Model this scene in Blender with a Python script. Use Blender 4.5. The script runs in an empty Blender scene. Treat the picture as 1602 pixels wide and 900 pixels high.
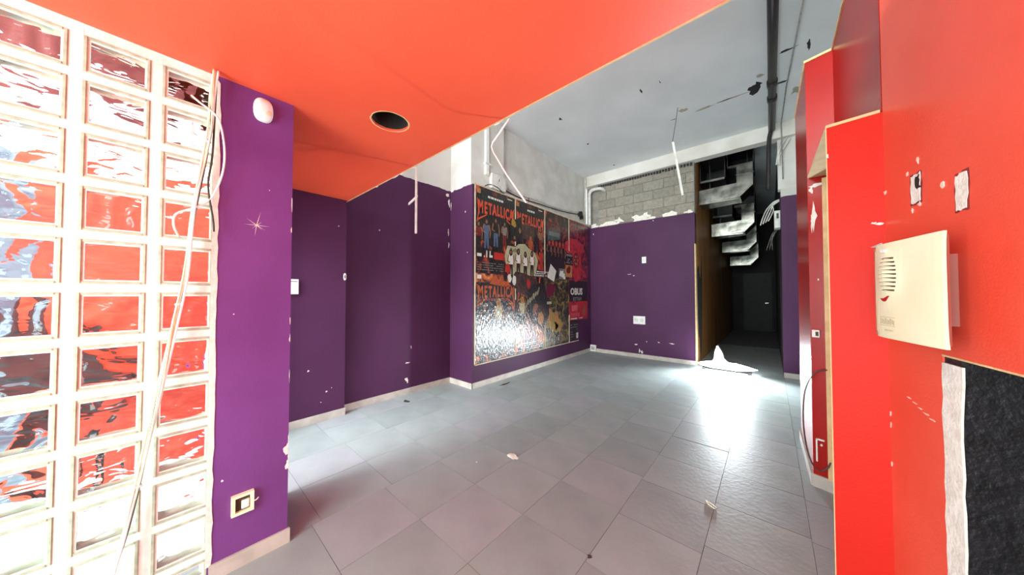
import bpy, bmesh, math, random
from mathutils import Vector, Matrix
S = bpy.context.scene
COL = S.collection
rnd = random.Random(7)
V = Vector

# ------------------------------------------------------------------ camera
H = 1.35
cd = bpy.data.cameras.new('camera'); cam = bpy.data.objects.new('camera', cd); COL.objects.link(cam)
cam.location = (0, 0, H)
cam.rotation_euler = (math.radians(90 + 1.2), 0, math.radians(41.1))
cd.sensor_width = 36.0
cd.lens = 463.0 / 1602.0 * 36.0
cd.clip_start = 0.02
S.camera = cam

# ------------------------------------------------------------------ sky, exposure, daylight
w = bpy.data.worlds.new('sky'); S.world = w; w.use_nodes = True
bg = w.node_tree.nodes['Background']
bg.inputs[0].default_value = (0.93, 0.97, 1.0, 1)
bg.inputs[1].default_value = 2.2
S.view_settings.view_transform = 'Standard'
S.view_settings.look = 'None'
S.view_settings.gamma = 1.0
S.view_settings.use_curve_mapping = False
S.view_settings.exposure = 0.35
S.cycles.max_bounces = 8
S.cycles.transmission_bounces = 8
S.cycles.transparent_max_bounces = 8
S.cycles.sample_clamp_indirect = 6.0
S.cycles.use_denoising = True


def area(name, loc, direction, sx, sy, power, color=(1, 1, 1), spread=180):
    l = bpy.data.lights.new(name, 'AREA'); l.shape = 'RECTANGLE'
    l.size, l.size_y, l.energy, l.color = sx, sy, power, color
    l.spread = math.radians(spread)
    o = bpy.data.objects.new(name, l); COL.objects.link(o)
    o.location = loc
    o.rotation_euler = V(direction).to_track_quat('-Z', 'Y').to_euler()
    return o


area('shopfront_daylight', (-0.85, -1.70, 1.2), (0.0, 1, -0.12), 1.7, 2.0, 88, (0.76, 1.0, 0.98))
area('added_ceiling_fill', (-1.3, -1.70, 3.3), (0, 1, -0.05), 3.6, 1.3, 300, (0.90, 1.0, 1.0))  # added fill to brighten the high ceiling, no window known there
area('street_door_daylight', (-3.0, 0.30, 1.45), (-0.10, 1, -1.0), 0.9, 1.3, 11, (0.80, 0.95, 1.0), 95)
area('vestibule_daylight', (-2.9, -2.7, 1.6), (0.0, 1, 0.0), 1.4, 2.4, 260, (0.95, 0.98, 1.0))


# ------------------------------------------------------------------ materials
def srgb(r, g, b):
    f = lambda c: (c / 255 / 12.92) if c / 255 <= 0.04045 else ((c / 255 + 0.055) / 1.055) ** 2.4
    return (f(r), f(g), f(b), 1)


MATS = {}


def mat(name, c1, c2=None, rough=0.6, scale=4.0, bump=0.0, bscale=60.0, metal=0.0, coat=0.0, spec=0.5,
        stretch=(1, 1, 1), lo=0.35, hi=0.65, detail=4.0, trans=0.0, ior=1.45, alpha=1.0):
    if name in MATS: return MATS[name]
    m = bpy.data.materials.new(name); m.use_nodes = True
    nt = m.node_tree; N = nt.nodes; L = nt.links
    p = N['Principled BSDF']
    tc = N.new('ShaderNodeTexCoord'); mp = N.new('ShaderNodeMapping'); mp.inputs['Scale'].default_value = stretch
    L.new(tc.outputs['Object'], mp.inputs[0])
    nz = N.new('ShaderNodeTexNoise'); nz.inputs['Scale'].default_value = scale; nz.inputs['Detail'].default_value = detail
    L.new(mp.outputs[0], nz.inputs['Vector'])
    cr = N.new('ShaderNodeValToRGB')
    cr.color_ramp.elements[0].position = lo; cr.color_ramp.elements[1].position = hi
    cr.color_ramp.elements[0].color = c1; cr.color_ramp.elements[1].color = c2 or c1
    L.new(nz.outputs['Fac'], cr.inputs[0]); L.new(cr.outputs[0], p.inputs['Base Color'])
    p.inputs['Roughness'].default_value = rough
    p.inputs['Metallic'].default_value = metal
    p.inputs['Coat Weight'].default_value = coat
    p.inputs['Specular IOR Level'].default_value = spec
    p.inputs['Transmission Weight'].default_value = trans
    p.inputs['IOR'].default_value = ior
    if bump:
        n2 = N.new('ShaderNodeTexNoise'); n2.inputs['Scale'].default_value = bscale; n2.inputs['Detail'].default_value = 3
        L.new(tc.outputs['Object'], n2.inputs['Vector'])
        b = N.new('ShaderNodeBump'); b.inputs['Strength'].default_value = bump; b.inputs['Distance'].default_value = 0.01
        L.new(n2.outputs['Fac'], b.inputs['Height']); L.new(b.outputs[0], p.inputs['Normal'])
    MATS[name] = m
    return m


def emis(name, c, s):
    m = bpy.data.materials.new(name); m.use_nodes = True
    p = m.node_tree.nodes['Principled BSDF']
    p.inputs['Base Color'].default_value = c
    p.inputs['Emission Color'].default_value = c
    p.inputs['Emission Strength'].default_value = s
    MATS[name] = m
    return m


def dado(name, low, low2, high, high2, zsplit, rough=0.5):
    """wall paint: one colour up to zsplit, another above, with a slightly ragged edge"""
    m = mat(name, low, low2, rough, 1.3, 0.08, 90, spec=0.18)
    nt = m.node_tree; N = nt.nodes; L = nt.links
    p = N['Principled BSDF']
    cr = [n for n in N if n.bl_idname == 'ShaderNodeValToRGB'][0]
    g = N.new('ShaderNodeNewGeometry'); sx = N.new('ShaderNodeSeparateXYZ'); L.new(g.outputs['Position'], sx.inputs[0])
    nz = N.new('ShaderNodeTexNoise'); nz.inputs['Scale'].default_value = 9; L.new(g.outputs['Position'], nz.inputs['Vector'])
    ma = N.new('ShaderNodeMath'); ma.operation = 'MULTIPLY_ADD'; ma.inputs[1].default_value = 0.04
    L.new(nz.outputs['Fac'], ma.inputs[0]); L.new(sx.outputs['Z'], ma.inputs[2])
    gt = N.new('ShaderNodeMath'); gt.operation = 'GREATER_THAN'; gt.inputs[1].default_value = zsplit + 0.02
    L.new(ma.outputs[0], gt.inputs[0])
    n3 = N.new('ShaderNodeTexNoise'); n3.inputs['Scale'].default_value = 2; n3.inputs['Detail'].default_value = 6
    L.new(g.outputs['Position'], n3.inputs['Vector'])
    c2 = N.new('ShaderNodeValToRGB'); c2.color_ramp.elements[0].position = 0.35; c2.color_ramp.elements[1].position = 0.6
    c2.color_ramp.elements[0].color = high2; c2.color_ramp.elements[1].color = high
    L.new(n3.outputs['Fac'], c2.inputs[0])
    mx = N.new('ShaderNodeMix'); mx.data_type = 'RGBA'
    L.new(gt.outputs[0], mx.inputs[0]); L.new(cr.outputs[0], mx.inputs[6]); L.new(c2.outputs[0], mx.inputs[7])
    L.new(mx.outputs[2], p.inputs['Base Color'])
    return m


PURPLE = srgb(80, 44, 77); PURPLE2 = srgb(72, 39, 69)
M_purple = dado('purple_wall_paint', PURPLE, PURPLE2, srgb(205, 203, 198), srgb(188, 185, 178), 2.93)
M_pier = mat('magenta_purple_paint', srgb(118, 64, 134), srgb(106, 54, 120), 0.42, 2.2, 0.1, 120)
M_red = mat('orange_red_paint', srgb(240, 94, 62), srgb(234, 88, 56), 0.5, 1.6, 0.06, 110)
M_red2 = mat('orange_red_satin_paint', srgb(238, 92, 70), srgb(228, 80, 58), 0.36, 2.5, 0.09, 140)
M_red3 = mat('shaded_red_gloss_paint', srgb(170, 22, 16), srgb(154, 19, 14), 0.27, 2.5, 0.05, 30, spec=0.35)  # the dropped ceiling's orange-red, with weaker light put into a darker colour
M_ceil = mat('grey_white_ceiling_plaster', srgb(222, 226, 226), srgb(210, 214, 214), 0.9, 1.2, 0.05, 50)
M_white = mat('white_plaster', srgb(214, 212, 206), srgb(196, 193, 186), 0.85, 3, 0.1, 60)
M_beam = mat('pale_beam_paint', srgb(222, 220, 214), srgb(205, 200, 190), 0.85, 2, 0.05, 60)
M_cut = mat('cut_plasterboard_edge', srgb(232, 200, 150), srgb(214, 178, 128), 0.85, 14, 0.2, 90)
M_board = mat('bare_plasterboard', srgb(214, 190, 140), srgb(200, 176, 130), 0.85, 8, 0.1, 90)
M_plaster = mat('exposed_white_plaster', srgb(240, 236, 226), srgb(220, 214, 202), 0.9, 30, 0.3, 90)
M_base = mat('beige_grey_skirting_tile', srgb(196, 190, 180), srgb(176, 170, 160), 0.45, 9, 0.05, 80)
M_mortar = mat('white_mortar', srgb(250, 250, 244), srgb(236, 238, 228), 0.7, 20, 0.15, 80)
M_rim = mat('pale_green_glass_rim', srgb(196, 208, 188), srgb(164, 178, 156), 0.12, 25, 0.1, 60, spec=0.7)
M_dark = mat('matt_black', srgb(22, 20, 22), srgb(34, 30, 32), 0.6, 8, 0.1, 60)
M_void = mat('dark_cavity', srgb(26, 24, 25), srgb(40, 36, 34), 0.9, 6)
M_pipe = mat('black_iron_pipe', srgb(24, 21, 23), srgb(38, 33, 34), 0.45, 10, 0.2, 60)
M_steel = mat('galvanised_sheet_steel', srgb(140, 138, 130), srgb(70, 70, 66), 0.25, 5, 0.3, 6, metal=1.0)
M_wire = mat('cream_cable_sheath', srgb(246, 242, 214), srgb(228, 224, 192), 0.5, 30)
M_wire_w = mat('white_plastic', srgb(240, 240, 236), srgb(226, 226, 220), 0.4, 10)
M_wire_g = mat('grey_green_cable_sheath', srgb(120, 126, 104), srgb(84, 90, 74), 0.5, 30)
M_alu = mat('white_enamelled_metal', srgb(225, 224, 216), srgb(200, 198, 190), 0.4, 12)
M_cream = mat('aged_cream_plastic', srgb(250, 242, 208), srgb(242, 232, 194), 0.42, 5, 0.02, 60)
M_pink = mat('aged_fan_housing_plastic', srgb(184, 112, 98), srgb(170, 100, 88), 0.5, 5)
M_wood = mat('brown_wood_panel', srgb(176, 122, 62), srgb(132, 88, 44), 0.5, 5, 0.1, 30, stretch=(1, 1, 0.12))
M_corr = mat('dark_wall', srgb(34, 30, 32), srgb(48, 42, 40), 0.8, 3, 0.1, 30)  # near-black with slight random variation
M_grout = mat('dark_grout', srgb(120, 120, 118), srgb(92, 92, 90), 0.9, 12)
M_slot = mat('dark_slot', srgb(90, 74, 52), srgb(70, 58, 40), 0.7, 10)
M_bag = mat('red_indicator_plastic', srgb(200, 40, 30), srgb(170, 30, 24), 0.3, 10)
M_out_red = mat('street_red_paint', srgb(228, 92, 62), srgb(196, 66, 48), 0.6, 2)
M_out_dark = mat('street_dark_teal_metal', srgb(110, 140, 150), srgb(66, 84, 98), 0.4, 3)
M_out_maroon = mat('street_maroon_ceiling', srgb(120, 62, 60), srgb(96, 46, 50), 0.7, 2)
M_out_floor = mat('street_pale_paving', srgb(236, 236, 234), srgb(220, 222, 224), 0.8, 3)


def glass_mat():
    m = bpy.data.materials.new('wavy_clear_glass'); m.use_nodes = True
    nt = m.node_tree; N = nt.nodes; L = nt.links
    p = N['Principled BSDF']
    p.inputs['Base Color'].default_value = (0.97, 1.0, 0.985, 1)
    p.inputs['Roughness'].default_value = 0.0
    p.inputs['Transmission Weight'].default_value = 1.0
    p.inputs['IOR'].default_value = 1.5
    tc = N.new('ShaderNodeTexCoord'); mp = N.new('ShaderNodeMapping'); mp.inputs['Scale'].default_value = (1, 1, 2.2); mp.inputs['Rotation'].default_value = (-.6, 0, 0)
    oi = N.new('ShaderNodeObjectInfo'); ad = N.new('ShaderNodeVectorMath'); ad.operation = 'MULTIPLY_ADD'
    ad.inputs[1].default_value = (1, 1, 1)
    L.new(tc.outputs['Object'], ad.inputs[0]); L.new(oi.outputs['Location'], ad.inputs[2])
    L.new(ad.outputs[0], mp.inputs[0])
    nz = N.new('ShaderNodeTexNoise'); nz.inputs['Scale'].default_value = 9; nz.inputs['Detail'].default_value = 1.0; nz.inputs['Distortion'].default_value = 1.2
    L.new(mp.outputs[0], nz.inputs['Vector'])
    b = N.new('ShaderNodeBump'); b.inputs['Strength'].default_value = 1.0; b.inputs['Distance'].default_value = 0.012
    L.new(nz.outputs['Fac'], b.inputs['Height']); L.new(b.outputs[0], p.inputs['Normal'])
    return m


M_glass = glass_mat()

# tile stone in four shades
TILE = []
for i, (a, b) in enumerate([((164, 174, 173), (148, 157, 157)), ((158, 168, 167), (142, 151, 151)),
                            ((167, 172, 175), (151, 156, 159)), ((162, 172, 168), (146, 155, 152))]):
    TILE.append(mat('grey_cement_tile_%d' % i, srgb(*a), srgb(*b), 0.46, 3.2, 0.12, 35, spec=0.35, detail=6, lo=0.3, hi=0.7))


# ------------------------------------------------------------------ helpers
def finish(name, bm, m, parent=None, smooth=False, world=True):
    bmesh.ops.recalc_face_normals(bm, faces=bm.faces)
    me = bpy.data.meshes.new(name)
    if parent is not None and world:
        off = V((0, 0, 0)); q = parent
        while q is not None: off += V(q.location); q = q.parent
        bmesh.ops.translate(bm, verts=bm.verts, vec=-off)
    bm.to_mesh(me); bm.free()
    if smooth:
        for f in me.polygons: f.use_smooth = True
    me.materials.append(m)
    o = bpy.data.objects.new(name, me); COL.objects.link(o)
    if parent is not None: o.parent = parent
    return o


def struct(o, label=None):
    o['kind'] = 'structure'
    if label: o['label'] = label
    return o


def tag(o, label, cat, group=None):
    o['label'] = label; o['category'] = cat
    if group: o['group'] = group
    return o


def thing(name, label, cat, loc, group=None):
    o = bpy.data.objects.new(name, None); COL.objects.link(o); o.location = loc
    o.empty_display_size = 0.05
    return tag(o, label, cat, group)


def box(bm, a, b):
    a = V(a); b = V(b)
    lo = V((min(a.x, b.x), min(a.y, b.y), min(a.z, b.z))); hi = V((max(a.x, b.x), max(a.y, b.y), max(a.z, b.z)))
    vs = [bm.verts.new((x, y, z)) for x in (lo.x, hi.x) for y in (lo.y, hi.y) for z in (lo.z, hi.z)]
    for f in ((0, 1, 3, 2), (4, 6, 7, 5), (0, 4, 5, 1), (2, 3, 7, 6), (0, 2, 6, 4), (1, 5, 7, 3)):
        bm.faces.new([vs[i] for i in f])
    return vs


def boxes(name, lst, m, parent=None, bevel=0.0):
    bm = bmesh.new()
    for a, b in lst: box(bm, a, b)
    if bevel: bmesh.ops.bevel(bm, geom=bm.edges[:], offset=bevel, segments=2, affect='EDGES', profile=0.7)
    return finish(name, bm, m, parent)


def extr(bm, pts, vec):
    a = [bm.verts.new(p) for p in pts]; b = [bm.verts.new(V(p) + V(vec)) for p in pts]
    n = len(a)
    bm.faces.new(a); bm.faces.new(b[::-1])
    for i in range(n): bm.faces.new((a[i], a[(i + 1) % n], b[(i + 1) % n], b[i]))


def plan(name, pts, z0, z1, m, parent=None):
    bm = bmesh.new()
    extr(bm, [(x, y, z0) for x, y in pts], (0, 0, z1 - z0))
    return finish(name, bm, m, parent)


class Fr:
    """a frame on a wall: origin, u across, v up, n out of the wall"""
    def __init__(s, o, u, v=(0, 0, 1)):
        s.o = V(o); s.u = V(u).normalized(); s.v = V(v).normalized(); s.n = s.u.cross(s.v)

    def p(s, u, v, n=0.0): return s.o + s.u * u + s.v * v + s.n * n

    def prism(s, bm, pts, n0, n1):
        extr(bm, [s.p(a, b, n0) for a, b in pts], s.n * (n1 - n0))

    def mat(s, u, v, n):
        m = Matrix((s.u, s.v, s.n)).transposed().to_4x4(); m.translation = s.p(u, v, n)
        return m


def flat(name, fr, pts, n0, n1, m, parent=None):
    bm = bmesh.new(); fr.prism(bm, pts, n0, n1)
    return finish(name, bm, m, parent)


def rect(a, b, c, d): return [(a, c), (b, c), (b, d), (a, d)]


def blob(cu, cv, ru, rv, n=12, jit=0.0, rot=0.0):
    out = []
    for i in range(n):
        t = 2 * math.pi * i / n; k = 1 + rnd.uniform(-jit, jit)
        x = ru * k * math.cos(t); y = rv * k * math.sin(t)
        out.append((cu + x * math.cos(rot) - y * math.sin(rot), cv + x * math.sin(rot) + y * math.cos(rot)))
    return out


def tube(bm, pts, r, seg=8, smooth=True):
    pts = [V(p) for p in pts]
    if smooth and len(pts) > 2:
        q = []
        for i in range(len(pts) - 1):
            p0 = pts[max(i - 1, 0)]; p1 = pts[i]; p2 = pts[i + 1]; p3 = pts[min(i + 2, len(pts) - 1)]
            for k in range(5):
                t = k / 5
                q.append(0.5 * ((2 * p1) + (-p0 + p2) * t + (2 * p0 - 5 * p1 + 4 * p2 - p3) * t * t + (-p0 + 3 * p1 - 3 * p2 + p3) * t ** 3))
        q.append(pts[-1]); pts = q
    rings = []
    prev = None
    for i, p in enumerate(pts):
        d = (pts[min(i + 1, len(pts) - 1)] - pts[max(i - 1, 0)]).normalized()
        if prev is None:
            a = d.orthogonal().normalized()
        else:
            a = (prev - d * prev.dot(d)).normalized()
        prev = a
        b = d.cross(a)
        rings.append([bm.verts.new(p + (a * math.cos(2 * math.pi * k / seg) + b * math.sin(2 * math.pi * k / seg)) * r) for k in range(seg)])
    for i in range(len(rings) - 1):
        for k in range(seg):
            bm.faces.new((rings[i][k], rings[i][(k + 1) % seg], rings[i + 1][(k + 1) % seg], rings[i + 1][k]))
    bm.faces.new(rings[0]); bm.faces.new(rings[-1][::-1])


def cable(name, pts, r, m, parent=None, seg=8, smooth=True):
    bm = bmesh.new(); tube(bm, pts, r, seg, smooth)
    return finish(name, bm, m, parent, smooth=True)


def text(name, s, fr, u, v, n, size, m, parent, ext=0.0006, sx=1.0, off=0.0, rot=0.0):
    c = bpy.data.curves.new(name, 'FONT'); c.body = s; c.size = size; c.extrude = ext; c.offset = off; c.resolution_u = 2
    t = bpy.data.objects.new(name, c); COL.objects.link(t)
    me = bpy.data.meshes.new_from_object(t)
    bpy.data.objects.remove(t)
    me.transform(Matrix.Rotation(rot, 4, 'Z') @ Matrix.Diagonal((sx, 1, 1, 1)))
    mm = fr.mat(u, v, n)
    q = parent; off_ = V((0, 0, 0))
    while q is not None: off_ += V(q.location); q = q.parent
    mm.translation = mm.translation - off_
    me.transform(mm)
    me.materials.clear(); me.materials.append(m)
    o = bpy.data.objects.new(name, me); COL.objects.link(o)
    if parent is not None: o.parent = parent
    return o


def chips(name, fr, spots, m, parent, n0=-0.002, n1=0.0015, umax=1e9):
    """irregular flakes where paint has come off; spots = (u, v, ru, rv)"""
    bm = bmesh.new()
    for k, (u, v, a, b) in enumerate(spots): fr.prism(bm, [(min(p, umax), q) for p, q in blob(u, v, a, b, 11, 0.55)], n0, n1 + 0.00025 * (k % 5))
    o = finish(name, bm, m, parent); o['kind'] = 'stuff'
    return o


# ------------------------------------------------------------------ floor with its tiles
floor = struct(boxes('floor', [((-3.9, -1.8, -0.12), (1.4, 6.7, -0.0025)), ((-1.2, 6.7, -0.12), (0.3, 14.2, -0.0025))], M_grout), 'grey cement tile floor')
P = 0.4375; Y0 = 0.992; X0 = -1.16
bm = bmesh.new()
g_ = 0.0012
box(bm, (g_, g_, -0.02), (P - g_, P - g_, 0.0))
top = [e for e in bm.edges if all(v.co.z > -0.001 for v in e.verts)]
tile_meshes = []
for i in range(4):
    me = bpy.data.meshes.new('floor_tile'); bm.to_mesh(me); me.materials.append(TILE[i]); tile_meshes.append(me)
bm.free()
shift = {-4: 0.05, -3: 0.05, -2: 0.0, -1: 0.0, 0: 0.0, 1: -0.04, 2: 0.03}
def inside(x, y):
    cx, cy = x + P / 2, y + P / 2
    if cy > 6.6: return -1.1 < cx < 0.35 and cy < 9.6
    if cx > 0.75 or cy < -1.7: return False
    return cx > -3.75
for i in range(-7, 6):
    for j in range(-7, 24):
        x = X0 + i * P; y = Y0 + j * P + shift.get(i, 0.0)
        if not inside(x, y): continue
        if x < -3.9 or (y + P < 0.1 and x < -2.3): continue
        o = bpy.data.objects.new('floor_tile', tile_meshes[rnd.choice((0, 0, 1, 1, 2, 3))]); COL.objects.link(o)
        o.parent = floor; o.location = (x, y, rnd.uniform(-0.0005, 0.0))
        o.rotation_euler = (rnd.uniform(-0.0005, 0.0005), rnd.uniform(-0.0005, 0.0005), rnd.uniform(-0.002, 0.002))

# ------------------------------------------------------------------ ceilings
ceiling = struct(boxes('ceiling', [((-3.9, -1.8, 4.12), (1.4, 6.7, 4.3)), ((-1.2, 6.7, 4.25), (0.3, 14.2, 4.35))], M_ceil), 'high grey white plaster ceiling')
# red dropped ceiling with a round hole
def holed(name, outer, hole, z, th, m):
    cu = bpy.data.curves.new(name, 'CURVE'); cu.dimensions = '2D'; cu.fill_mode = 'BOTH'; cu.extrude = th / 2
    for pts in (outer, hole):
        sp = cu.splines.new('POLY'); sp.points.add(len(pts) - 1)
        for k, (x, y) in enumerate(pts): sp.points[k].co = (x, y, 0, 1)
        sp.use_cyclic_u = True
    t = bpy.data.objects.new(name, cu); COL.objects.link(t)
    me = bpy.data.meshes.new_from_object(t); bpy.data.objects.remove(t)
    me.transform(Matrix.Translation((0, 0, z + th / 2)))
    me.materials.clear(); me.materials.append(m)
    o = bpy.data.objects.new(name, me); COL.objects.link(o)
    return o
hole = [(x, y) for x, y in blob(-1.745, 0.862, 0.105, 0.105, 40, 0.015)]
soffit = struct(holed('ceiling', [(-3.72, 0.43), (-3.72, 1.30), (0.62, 1.30), (0.62, -1.8), (-2.12, -1.8), (-2.12, 0.43)], hole, 2.405, 0.014, M_red),
                'low orange-red dropped ceiling with a round lamp hole')
boxes('edge_strip', [((-3.72, 1.292, 2.404), (0.5, 1.304, 2.45))], M_cut, soffit)
bm = bmesh.new()
n = len(hole)
ci = [bm.verts.new((x, y, 2.4045)) for x, y in hole]
co = [bm.verts.new((-1.745 + (x + 1.745) * (1.05 + 0.05 * rnd.random()), 0.862 + (y - 0.862) * (1.05 + 0.05 * rnd.random()), 2.4045)) for x, y in hole]
for k in range(n): bm.faces.new((ci[k], ci[(k + 1) % n], co[(k + 1) % n], co[k]))
finish('hole_rim', bm, M_cut, soffit)
bm = bmesh.new()
r0 = [bm.verts.new((x, y, 2.42)) for x, y in hole]; r1 = [bm.verts.new((x, y, 2.56)) for x, y in hole]
for k in range(n): bm.faces.new((r0[k], r0[(k + 1) % n], r1[(k + 1) % n], r1[k]))
bm.faces.new(r1)
finish('hole_can', bm, M_void, soffit)
boxes('ceiling_void', [((-2.1, -1.75, 2.565), (0.5, 1.28, 2.575))], M_void, soffit)
chips('broken_edge', Fr((0, 1.304, 0), (1, 0, 0), (0, 0, 1)), [(-2.55, 2.41, .03, .012), (-2.5, 2.412, .04, .01), (-2.42, 2.41, .03, .015), (-2.24, 2.41, .05, .012), (-2.9, 2.408, .03, .008), (-1.25, 2.41, .05, .01)], M_plaster, soffit, -0.004, 0.003)

# ceiling marks (holes and cracked patches along a slab joint)
FC = Fr((0, 0, 4.12), (1, 0, 0), (0, -1, 0))   # seen from below; v = -Y
def cy(lst): return [(x, -y, a, b) for x, y, a, b in lst]
chips('broken_hole', FC, cy([(-0.13, 5.13, .07, .10), (-0.09, 5.05, .05, .06)]), M_void, ceiling)
chips('dark_crack', FC, cy([(-0.46, 5.15, .08, .010), (-1.12, 5.19, .03, .010), (0.17, 5.2, .05, .02), (0.19, 4.55, .07, .02),
      (-1.05, 4.15, .006, .03), (-1.29, 4.17, .01, .05), (-2.47, 4.0, .02, .03), (-2.5, 5.0, .02, .02), (-2.5, 6.2, .02, .02), (0.36, 4.6, .015, .1), (0.5, 3.9, .03, .03)]), M_corr, ceiling)
chips('bare_plaster_patch', FC, cy([(-0.72, 5.17, .12, .02), (-0.3, 5.15, .12, .015), (-0.95, 5.02, .05, .05), (-0.06, 4.85, .04, .03), (0.2, 3.5, .1, .08), (0.3, 5.5, .05, .1)]), mat('stained_plaster', srgb(176, 166, 140), srgb(150, 146, 136), .9, 12), ceiling, -0.001, 0.001)

# ------------------------------------------------------------------ left side walls
pier = struct(plan('wall_left', [(-2.0, 0.125), (-2.0, 0.43), (-2.13, 0.43), (-2.13, 0.125)], 0, 2.405, M_pier), 'bright purple pier beside the glass blocks')
struct(plan('wall_left', [(-3.6, 0.43), (-3.6, 1.28), (-3.9, 1.28), (-3.9, 0.43)], 0, 4.12, M_purple), 'purple wall inside the alcove')
struct(plan('wall_left', [(-3.7, 1.28), (-3.7, 2.8), (-3.9, 2.8), (-3.9, 1.28)], 0, 4.12, M_purple), 'recessed purple wall')
FPX = -3.2
wallp = struct(plan('wall_left', [(FPX, 2.8), (FPX, 6.5), (-3.9, 6.5), (-3.9, 2.8)], 0, 2.94, M_purple), 'purple wall carrying the posters')
struct(plan('wall_left', [(-3.23, 2.803), (-3.23, 3.5), (-3.9, 3.5), (-3.9, 2.803)], 2.94, 4.12, M_white), 'white upper pilaster')
struct(plan('wall_left', [(-3.32, 3.5), (-3.32, 6.5), (-3.9, 6.5), (-3.9, 3.5)], 2.94, 4.12, M_white), 'white upper wall over the posters')
# wall with the open street doorway behind the pier
wd = struct(boxes('wall_front', [((-2.13, 0.33, 0), (-2.5, 0.43, 2.405)), ((-3.45, 0.33, 0), (-3.6, 0.43, 2.405)), ((-3.6, 0.33, 2.15), (-2.13, 0.43, 2.6))], M_pier), 'purple wall around the street doorway')
struct(boxes('wall_left', [((-3.6, -1.8, 3.35), (-2.12, -0.0, 4.12)), ((-2.13, -1.8, 2.42), (-2.02, 0.3, 3.35)), ((-3.9, -0.0, 2.56), (-3.6, 0.43, 4.12))], M_white))

# glass block screen
GX = -2.0; PZ = 0.207; PYB = 0.20
YE = 0.13
screen = bpy.data.objects.new('wall_left', None); COL.objects.link(screen); screen.location = (GX, YE, 0)
struct(screen, 'glass block screen with white mortar joints')
cols = 6
ylines = [YE - 0.19] + [YE - 0.19 - PYB * k for k in range(1, cols)]
yl = [YE] + ylines
zl = [0.13 + PZ * k for k in range(12)]
mb = []
hw = 0.016
for k, y in enumerate(yl):
    mb.append(((GX - 0.075, y - hw, 0), (GX - 0.004, y + (hw if k else 0.0), 2.405)))
for z in zl[:-1]:
    mb.append(((GX - 0.0745, yl[-1], z - hw), (GX - 0.0045, YE, z + hw)))
mb.append(((GX - 0.0745, yl[-1], 2.36), (GX - 0.0045, YE, 2.405)))
mb.append(((GX - 0.076, yl[-1], 0), (GX - 0.003, YE, 0.03)))
boxes('mortar', mb, M_mortar, screen)
# one block: a glossy ring and two wavy panes
def ring(bm, y0, y1, z0, z1, t, xa, xb):
    box(bm, (xa, y0, z0), (xb, y0 + t, z1)); box(bm, (xa, y1 - t, z0), (xb, y1, z1))
    box(bm, (xa, y0 + t, z0), (xb, y1 - t, z0 + t)); box(bm, (xa, y0 + t, z1 - t), (xb, y1 - t, z1))
def pane_mesh(seed, wy, wz):
    r = random.Random(seed); bm = bmesh.new()
    ph = [(r.uniform(30, 120), r.uniform(20, 70), r.uniform(0, 6)) for _ in range(5)]
    ang = r.uniform(0.3, 1.2) * r.choice((1, 1, -1))
    def wv(y, z, k):
        yy = y * math.cos(ang) + z * math.sin(ang); zz = -y * math.sin(ang) + z * math.cos(ang)
        s = sum(math.sin(a * yy + b * zz * 0.35 + c + 1.3 * k + 1.5 * math.sin(zz * 34 + c)) for a, b, c in ph) / 5
        return s
    NY, NZ = 24, 20
    fr_ = []; bk = []
    for i in range(NY + 1):
        for j in range(NZ + 1):
            y = wy * (i / NY); z = wz * (j / NZ)
            fr_.append(bm.verts.new((-0.003, y, z)))
            bk.append(bm.verts.new((-0.009 + 0.0046 * wv(y, z, 1), y, z)))
    ix = lambda i, j: i * (NZ + 1) + j
    for i in range(NY):
        for j in range(NZ):
            bm.faces.new((fr_[ix(i, j)], fr_[ix(i + 1, j)], fr_[ix(i + 1, j + 1)], fr_[ix(i, j + 1)]))
            bm.faces.new((bk[ix(i, j)], bk[ix(i, j + 1)], bk[ix(i + 1, j + 1)], bk[ix(i + 1, j)]))
    for i in range(NY):
        bm.faces.new((fr_[ix(i, 0)], bk[ix(i, 0)], bk[ix(i + 1, 0)], fr_[ix(i + 1, 0)]))
        bm.faces.new((fr_[ix(i, NZ)], fr_[ix(i + 1, NZ)], bk[ix(i + 1, NZ)], bk[ix(i, NZ)]))
    for j in range(NZ):
        bm.faces.new((fr_[ix(0, j)], fr_[ix(0, j + 1)], bk[ix(0, j + 1)], bk[ix(0, j)]))
        bm.faces.new((fr_[ix(NY, j)], bk[ix(NY, j)], bk[ix(NY, j + 1)], fr_[ix(NY, j + 1)]))
    bmesh.ops.recalc_face_normals(bm, faces=bm.faces)
    me = bpy.data.meshes.new('pane'); bm.to_mesh(me); bm.free()
    for f in me.polygons: f.use_smooth = True
    me.materials.append(M_glass)
    return me
cache = {}
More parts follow.
